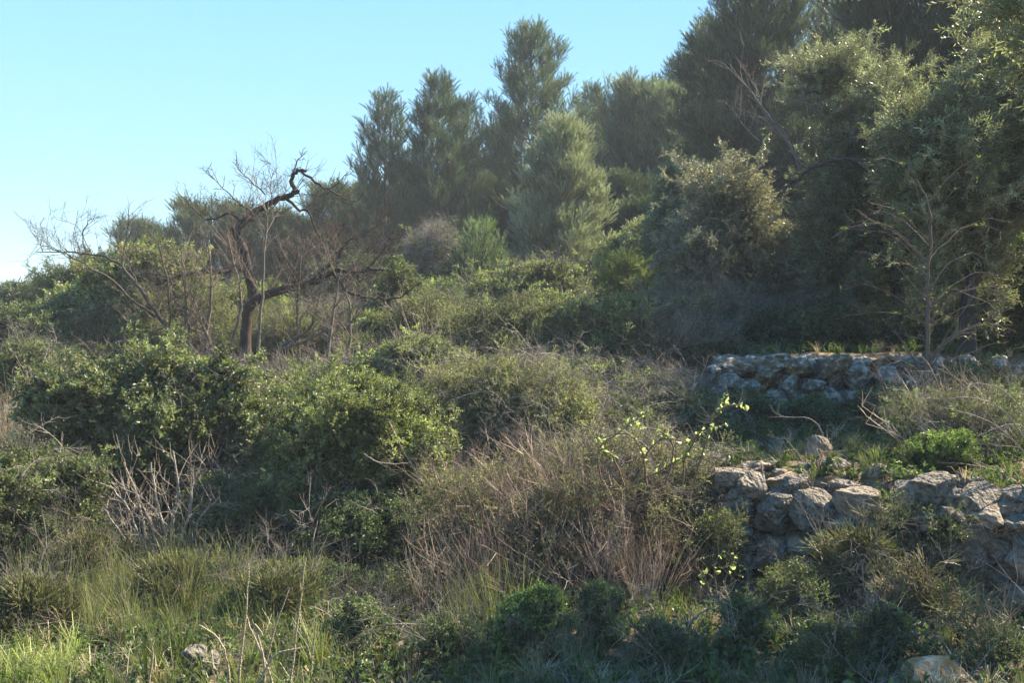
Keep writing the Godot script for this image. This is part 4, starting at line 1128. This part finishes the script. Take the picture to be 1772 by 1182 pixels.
func bramble(label: String, px: float, d: float, canes: Array, leaves: int) -> void:
	var base := on_ground(px, d)
	var t := thing("bramble", label, "bramble", base)
	var shapes := []
	for i in 4:
		var a := Acc.new()
		leaf(a, Vector3.ZERO, Vector3.UP, Vector3.BACK, 1.0, 0.78, Color(0.5, 0.5, 0.5))
		shapes.append(a.mesh())
	var mats := []
	for i in 3:
		var m := leaf_mat("bramble_leaf", 0.45, 0.45, Color(0.55, 0.66, 0.22))
		m.vertex_color_use_as_albedo = false
		m.albedo_color = [lin(0.095, 0.16, 0.032), lin(0.06, 0.115, 0.024), lin(0.13, 0.18, 0.04)][i]
		mats.append(m)
	var per := int(ceil(float(leaves) / canes.size()))
	for l in canes:
		var m := Acc.new()
		var line := limb(m, base, l, d, 0.006, 0.003, Color(0.24, 0.17, 0.10), 5, 5, 0.12, 0, 0.0022, 0.006)
		part("cane", m.mesh(), M.bark, t)
		for i in per:
			var q: Vector3 = line[rng.randi_range(int(line.size() * 0.3), line.size() - 1)] + rdir() * 0.008
			var o := part("leaf", shapes[i % 4], mats[rng.randi() % 3], t)
			o.transform = Transform3D(aim(rdir() + Vector3.UP * 0.3).scaled(Vector3.ONE * rf(0.018, 0.038)), q)

func build_ground_cover() -> void:
	var grass := []
	var gt := []
	var herb := []
	var ht := []
	var clover := []
	var ct := []
	var stalk := []
	var st := []
	var dry := []
	var dt := []
	for i in 9000:
		var d := 3.4 + 8.6 * pow(rng.randf(), 1.25)
		var x := rf(-0.56, 0.56) * d
		var p := Vector3(x, ground(x, -d) - 0.01, -d)
		var px := 886.0 + x / d * FOCAL
		var wall := absf(d - wall_line_low(x)) < 0.22 and x > 0.7
		if wall: continue
		var n := noise.get_noise_2d(x * 40.0 + 500.0, d * 40.0)
		var turn := Basis(Vector3.UP, rng.randf() * TAU) * Basis(Vector3.RIGHT, rf(-0.2, 0.2))
		var left := px < 560.0
		var r := rng.randf()
		if left and d < 6.4 and r < 0.10:
			grass.append(Transform3D(turn.scaled(Vector3(1, rf(0.7, 1.4), 1) * rf(0.8, 1.3)), p)); gt.append(tint_of(Color(0.07, 0.10, 0.03), Color(0.15, 0.17, 0.06)))
		elif r < 0.30 + n * 0.5:
			grass.append(Transform3D(turn.scaled(Vector3(1, rf(0.5, 1.1), 1) * rf(0.5, 1.0)), p)); gt.append(tint_of(Color(0.07, 0.10, 0.03), Color(0.14, 0.155, 0.06)))
		elif r < 0.55:
			herb.append(Transform3D(turn.scaled(Vector3.ONE * rf(0.6, 1.3)), p)); ht.append(tint_of(Color(0.045, 0.075, 0.025), Color(0.10, 0.13, 0.045)))
		elif r < 0.72:
			clover.append(Transform3D(turn.scaled(Vector3.ONE * rf(0.7, 1.5)), p)); ct.append(tint_of(Color(0.05, 0.085, 0.025), Color(0.10, 0.14, 0.04)))
		elif r < 0.80:
			dry.append(Transform3D(turn.scaled(Vector3(1, 0.8, 1) * rf(0.5, 1.1)), p)); dt.append(tint_of(Color(0.22, 0.18, 0.10), Color(0.36, 0.30, 0.19)))
		elif r < 0.83:
			var flat := Basis(Vector3.UP, rng.randf() * TAU) * Basis(Vector3.RIGHT, rf(1.1, 1.6))
			stalk.append(Transform3D(flat.scaled(Vector3.ONE * rf(0.7, 1.6)), p + Vector3.UP * 0.03)); st.append(tint_of(Color(0.14, 0.105, 0.08), Color(0.30, 0.25, 0.20)))
	var o := copies("grass", T.grass, M.grass, grass, gt, self)
	tag(o, "short green grass growing over the terraces", "grass")
	o = copies("ground_herbs", T.herb, M.leaf, herb, ht, self)
	tag(o, "low leafy herbs covering the shaded ground", "herbs")
	o = copies("clover_cover", T.clover, M.leaf, clover, ct, self)
	tag(o, "small round leafed ground cover between the stones", "ground cover")
	o = copies("dry_grass", T.grass, M.dry, dry, dt, self)
	tag(o, "straw coloured dead grass scattered between the shrubs", "dry grass")
	o = copies("twig_litter", T.wire, M.dry, stalk, st, self)
	tag(o, "fallen dry twigs littering the ground", "twigs")

func tuft(called: String, label: String, cat: String, px: float, d: float, r: float, n: int, sprig: String, mat: String, s0: float, s1: float, a: Color, b: Color, lean := 0.15, deep := 1.0) -> void:
	var base := on_ground(px, d)
	var t := thing(called, label, cat, base)
	var pl := []
	var ti := []
	for i in n:
		var x := rng.randfn(0.0, 0.45) * r
		var z := rng.randfn(0.0, 0.45) * r * deep
		var y := ground(base.x + x, base.z + z) - base.y - 0.02
		var bb := Basis(Vector3.UP, rng.randf() * TAU) * Basis(Vector3.RIGHT, rf(-lean, lean))
		pl.append(Transform3D(bb.scaled(Vector3.ONE * rf(s0, s1)), Vector3(x, y, z)))
		ti.append(tint_of(a, b))
	copies("blades", T[sprig], M[mat], pl, ti, t)

func build_details() -> void:
	for f in [[130, 5.8, 945, 170, "fuzzy green weed patch below the shaded edge shrub"], [310, 5.4, 1030, 150, "feathery weed patch at the foot of the fan of pale stems"], [470, 5.2, 1010, 120, "weed patch beside the tall pale dry stalks"], [40, 4.9, 1060, 130, "weedy patch behind the bright sunlit grass"]]:
		shrub("weed_patch", f[4], "plant", f[0], f[1], f[2], f[3], {"n": 1300, "a": Color(0.085, 0.10, 0.04), "b": Color(0.17, 0.18, 0.08), "lobes": 12, "sprig": "thyme", "mat": "leaf", "size": 1.0, "up": 1.5, "stem_r": 0.002, "stems": 4, "twigs": 20, "twig_sprig": "wire", "skirt": 0.25, "deep": 1.0})
	for f in [[1290, 8.1, 700, 90, "weeds growing before the white stones of the upper wall"], [1400, 7.9, 728, 100, "dark weeds at the foot of the upper wall below its orange stones"], [1520, 8.0, 690, 80, "weeds between the upper wall and the sapling"], [1680, 7.9, 640, 130, "weeds covering the broken end of the upper wall past the sapling"]]:
		shrub("weed_patch", f[4], "plant", f[0], f[1], f[2], f[3], {"n": 500, "a": Color(0.05, 0.07, 0.03), "b": Color(0.12, 0.14, 0.06), "lobes": 9, "size": 0.9, "mat": "leaf", "stem_r": 0.002, "stems": 3, "twigs": 8, "twig_sprig": "wire", "up": 1.0})
	for f in [[1250, 5.7, 905, 70, "leafy weeds where the lower wall meets the sparkling shrub"], [1385, 5.2, 1045, 130, "dark weeds against the base of the lower wall"], [1640, 5.35, 905, 80, "weeds hanging over the lower wall beside its biggest stone"], [1560, 5.5, 870, 80, "weeds on the wall crest behind the grey green shrublet"]]:
		shrub("weed_patch", f[4], "plant", f[0], f[1], f[2], f[3], {"n": 300, "a": Color(0.06, 0.08, 0.03), "b": Color(0.14, 0.155, 0.065), "lobes": 8, "size": 0.75, "sprig": "tiny", "mat": "leaf", "stem_r": 0.002, "stems": 4, "twigs": 8, "twig_sprig": "wire", "up": 0.8})
	for f in [[620, 4.7, 1122, 80, "leafy herb clump near the hooked pale stem", 0], [770, 4.45, 1140, 90, "shaded herbs before the rush like plant", 1], [1040, 4.8, 1085, 80, "herb clump below the brown twig thicket's end", 0], [1145, 4.4, 1142, 70, "small bushy herb below the bent white stick", 1], [1290, 4.75, 1092, 90, "shaded herb patch under the lower wall's flat slab", 0], [1430, 4.3, 1150, 80, "dark herbs beside the straight dead stick", 1], [1535, 4.6, 1108, 70, "grey green herbs by the orange stained rock", 0], [1735, 4.4, 1120, 90, "herbs in the shade under the asparagus", 1], [700, 5.3, 1015, 120, "shaded dark weeds under the dense green shrub's skirt", 1], [540, 5.5, 990, 120, "shaded weeds between the multi stemmed bush and the thicket", 0]]:
		shrub("herb_clump", f[4], "plant", f[0], f[1], f[2], f[3], {"n": 240, "a": Color(0.045, 0.068, 0.026), "b": Color(0.115, 0.14, 0.055), "lobes": 10, "size": 0.6, "sprig": "tiny" if f[5] else "shrub", "mat": "leaf", "stem_r": 0.002, "stems": 4, "twigs": 7, "twig_sprig": "wire", "up": 1.0, "skirt": 0.2, "gap": 0.8, "switches": 1, "switch_a": Color(0.16, 0.12, 0.08), "switch_b": Color(0.36, 0.3, 0.22)})
	# loose stones that can be told apart
	loose_rock("upright pale rock standing on end on the lower wall's terrace", 1418, 786, 6.5, 42, 56, M.stone_warm, 2, -0.35, 0.7)
	loose_rock("small brown rock on the crest beside the sparkling shrub", 1302, 829, 6.25, 36, 20, M.stone_warm, 6)
	loose_rock("flat slanting orange rock on the crest of the lower wall", 1360, 836, 6.15, 66, 28, M.stone_orange, 7, 0.25)
	loose_rock("brown rounded rock right of the flat slanting orange rock", 1462, 841, 6.0, 46, 24, M.stone_warm, 8)
	loose_rock("square pale rock on the terrace behind the lower wall", 1510, 829, 6.1, 46, 44, M.stone_warm, 1, 0.1)
	loose_rock("little pale rock leaning against the upright rock", 1432, 814, 6.35, 30, 20, M.stone, 9)
	loose_rock("pale rock among the grass near the bright herb patch", 1625, 876, 5.75, 34, 30, M.stone_warm, 3)
	loose_rock("low tawny rock at the crest beside the pale square rock", 1560, 858, 5.95, 40, 24, M.stone_warm, 7)
	loose_rock("orange stained rock lying low on the shaded ground", 1622, 1172, 4.3, 96, 66, M.stone_orange, 4, 0.12, 0.8)
	loose_rock("pinkish rock in the deep shade below the tall grass", 352, 1142, 4.45, 66, 44, M.stone, 8, -0.3)
	loose_rock("small pale rock beside the pinkish rock", 310, 1180, 4.3, 36, 22, M.stone, 6)
	loose_rock("grey rock half hidden behind the bright leafed bramble", 1105, 783, 6.7, 40, 28, M.stone, 9)
	loose_rock("tawny rock in the dry grass on the bank at the picture's edge", 20, 715, 8.6, 50, 30, M.stone_warm, 7, 0.2)
	loose_rock("grey rock on the dry bank below the olive thicket", 75, 700, 9.0, 46, 26, M.stone, 6, 0.1)
	loose_rock("flat pale rock among the dry grass stems above the domed shrub", 910, 634, 9.3, 40, 12, M.stone_warm, 7)
	# grasses
	tuft("grass_clump", "tall soft green grass clump in front of the evergreen oak shrub", "grass", 240, 5.4, 0.8, 120, "tall_grass", "grass", 0.35, 0.85, Color(0.085, 0.10, 0.042), Color(0.19, 0.195, 0.095), 0.35)
	tuft("grass_clump", "tall grass at the edge of the shade below the fan of pale stems", "grass", 420, 5.2, 0.6, 60, "tall_grass", "grass", 0.35, 0.7, Color(0.06, 0.085, 0.03), Color(0.13, 0.145, 0.06), 0.3)
	tuft("grass_clump", "bright yellow green sunlit grass in the near corner", "grass", 40, 4.25, 0.35, 50, "grass", "grass", 0.8, 1.3, Color(0.13, 0.19, 0.04), Color(0.26, 0.30, 0.08), 0.3)
	tuft("dry_grass_tuft", "tall straw coloured grass tuft catching light before the dark hollow", "dry grass", 770, 10.2, 0.25, 5, "stalks", "dry", 1.2, 1.7, Color(0.38, 0.30, 0.20), Color(0.58, 0.48, 0.34), 0.25)
	tuft("dry_grass_tuft", "thin straw coloured grass stems behind the domed shrub", "dry grass", 850, 9.6, 0.4, 7, "stalks", "dry", 0.9, 1.3, Color(0.30, 0.24, 0.17), Color(0.48, 0.40, 0.29), 0.25)
	tuft("dry_grass_tuft", "dry grass and weeds on the bank at the picture's edge", "dry grass", 40, 8.4, 0.6, 40, "stalks", "dry", 0.7, 1.1, Color(0.26, 0.22, 0.13), Color(0.42, 0.36, 0.22), 0.4)
	tuft("dry_grass_tuft", "bleached dry grass between evergreen oak shrub and shaded edge shrub", "dry grass", 60, 6.8, 0.5, 60, "tall_grass", "dry", 0.45, 0.8, Color(0.24, 0.21, 0.12), Color(0.40, 0.35, 0.22), 0.4)
	tuft("dry_grass_tuft", "dry reddish stems sticking up out of the twig thicket's front", "dry grass", 850, 5.4, 0.4, 14, "stalks", "dry", 0.6, 1.0, Color(0.18, 0.12, 0.08), Color(0.34, 0.25, 0.18), 0.45)
	tuft("dry_grass_tuft", "dry brown stems in front of the sparkling shrub", "dry grass", 1110, 5.4, 0.4, 12, "stalks", "dry", 0.5, 0.9, Color(0.18, 0.13, 0.09), Color(0.34, 0.26, 0.19), 0.5)
	tuft("dry_stalk_patch", "thin dry weed stalks scattered over the shaded nearest ground", "dry weeds", 1000, 4.5, 1.1, 12, "stalks", "dry", 0.3, 0.55, Color(0.18, 0.14, 0.09), Color(0.34, 0.28, 0.19), 0.5, 0.4)
	# bramble with bright leaves
	bramble("bramble of bright green leaves trailing over the sparkling shrub", 1130, 5.55, [[[1040, 830], [1035, 780], [1075, 745], [1120, 712]], [[1120, 840], [1110, 780], [1085, 750], [1040, 760]], [[1090, 840], [1150, 810], [1190, 790], [1235, 800]], [[1150, 840], [1165, 775], [1140, 745], [1100, 735]], [[1180, 840], [1190, 770], [1225, 745], [1260, 735]], [[1200, 840], [1230, 740], [1245, 700], [1262, 682]], [[1180, 800], [1230, 720], [1270, 700], [1290, 712]], [[1100, 840], [1130, 770], [1170, 760], [1215, 780]], [[1080, 840], [1060, 790], [1040, 780], [1028, 765]]], 120)
	bramble("leafy trailing plant low among the twigs at the lower wall's foot", 1240, 5.2, [[[1240, 1030], [1235, 980], [1250, 955]], [[1245, 1040], [1260, 990], [1270, 960]], [[1235, 1040], [1220, 1000], [1215, 985]]], 20)
	# thin bent cane in front of the upper wall
	var stick_col := Color(0.34, 0.28, 0.22)
	for s in [["slender bent cane curving over the terrace toward the upright rock", [[1425, 765], [1415, 735], [1390, 722], [1350, 720], [1330, 700]], 6.7, 0.006],
		["thin straight dead stick lying across the shaded ground", [[1468, 1086], [1500, 1085], [1550, 1091], [1592, 1097]], 4.7, 0.010],
		["short white dead stick bent upward near the twig thicket", [[1172, 1104], [1190, 1085], [1210, 1062], [1238, 1048]], 4.8, 0.008],
		["hooked pale dead stem lying below the low shaded shrub", [[668, 1098], [668, 1082], [700, 1080], [742, 1082]], 4.7, 0.007],
		["pale leafless shoot slanting through the dense green shrub", [[668, 720], [700, 785], [735, 840], [765, 900]], 6.2, 0.006],
		["thin grey shoot lying across the dense green shrub", [[630, 785], [655, 800], [690, 803], [712, 800]], 6.1, 0.006]]:
		var b := spot(s[1][0][0], s[1][0][1], s[2])
		var t := thing("dead_stick", s[0], "stick", b)
		var m := Acc.new()
		limb(m, b, s[1], s[2], s[3], s[3] * 0.5, stick_col, 6, 3, 0.12, 0, 0.002, 0.004)
		part("wood", m.mesh(), M.bark, t)
	# dry stalks standing nearest the camera
	var stalks := [[[486, 1230], [462, 1150], [432, 1085], [425, 1050]], [[412, 1240], [416, 1150], [428, 1040], [430, 975]], [[400, 1230], [395, 1150], [378, 1105], [345, 1082]], [[452, 1230], [458, 1150], [440, 1080], [455, 1100]], [[430, 1230], [470, 1140], [522, 1122]], [[385, 1230], [375, 1160], [358, 1145]], [[440, 1230], [470, 1110], [500, 1020]], [[500, 1230], [512, 1100], [530, 965]], [[535, 1230], [540, 1150], [548, 1075]], [[255, 1230], [262, 1160], [266, 1112]]]
	var b := on_ground(440, 4.0)
	var t := thing("dry_stalks", "tall pale dry stalks standing up from the nearest grass", "dry stalks", b)
	for l in stalks:
		var m := Acc.new()
		limb(m, b, l, 4.05 + rf(-0.15, 0.25), 0.0055, 0.0028, Color(0.42, 0.35, 0.24), 5, 5, 0.05, 0, 0.0018, 0.003)
		part("stalk", m.mesh(), M.bark, t)
	# asparagus
	b = on_ground(1672, 4.75)
	t = thing("asparagus_plant", "feathery light green wild asparagus in front of the big wall stones", "plant", b)
	var w := Acc.new()
	var pl := []
	var ti := []
	for l in [[[1672, 1110], [1668, 1060], [1660, 1020]], [[1672, 1110], [1690, 1060], [1700, 1030]], [[1672, 1110], [1645, 1075], [1630, 1055]], [[1672, 1110], [1700, 1080], [1730, 1070]], [[1670, 1110], [1640, 1060], [1640, 1010]]]:
		var line := limb(w, b, l, 4.75, 0.004, 0.0015, Color(0.14, 0.17, 0.06), 5)
		for i in 14:
			var q: Vector3 = line[rng.randi_range(2, line.size() - 1)]
			pl.append(Transform3D(aim(rdir() + Vector3.UP * 0.5).scaled(Vector3.ONE * rf(0.35, 0.7)), q))
			ti.append(tint_of(Color(0.10, 0.13, 0.04), Color(0.20, 0.23, 0.08)))
	part("stems", w.mesh(), M.bark, t)
	copies("foliage", T.feather, M.leaf, pl, ti, t)
	# drooping canes at the edge
	b = on_ground(1790, 5.6)
	t = thing("arching_canes", "long pale arching canes drooping over the terrace edge", "canes", b)
	for l in [[[1800, 800], [1740, 715], [1690, 690], [1640, 690]], [[1800, 820], [1750, 760], [1700, 725], [1630, 705]], [[1810, 780], [1760, 700], [1720, 668], [1670, 665]], [[1800, 780], [1770, 740], [1740, 735], [1690, 755]], [[1810, 760], [1780, 690], [1740, 680]], [[1800, 840], [1740, 820], [1680, 805], [1620, 800]]]:
		var m := Acc.new()
		limb(m, b, l, 5.7 + rf(-0.2, 0.3), 0.006, 0.002, Color(0.36, 0.31, 0.27), 5, 4, 0.15, 0, 0.002, 0.004)
		part("cane", m.mesh(), M.bark, t)
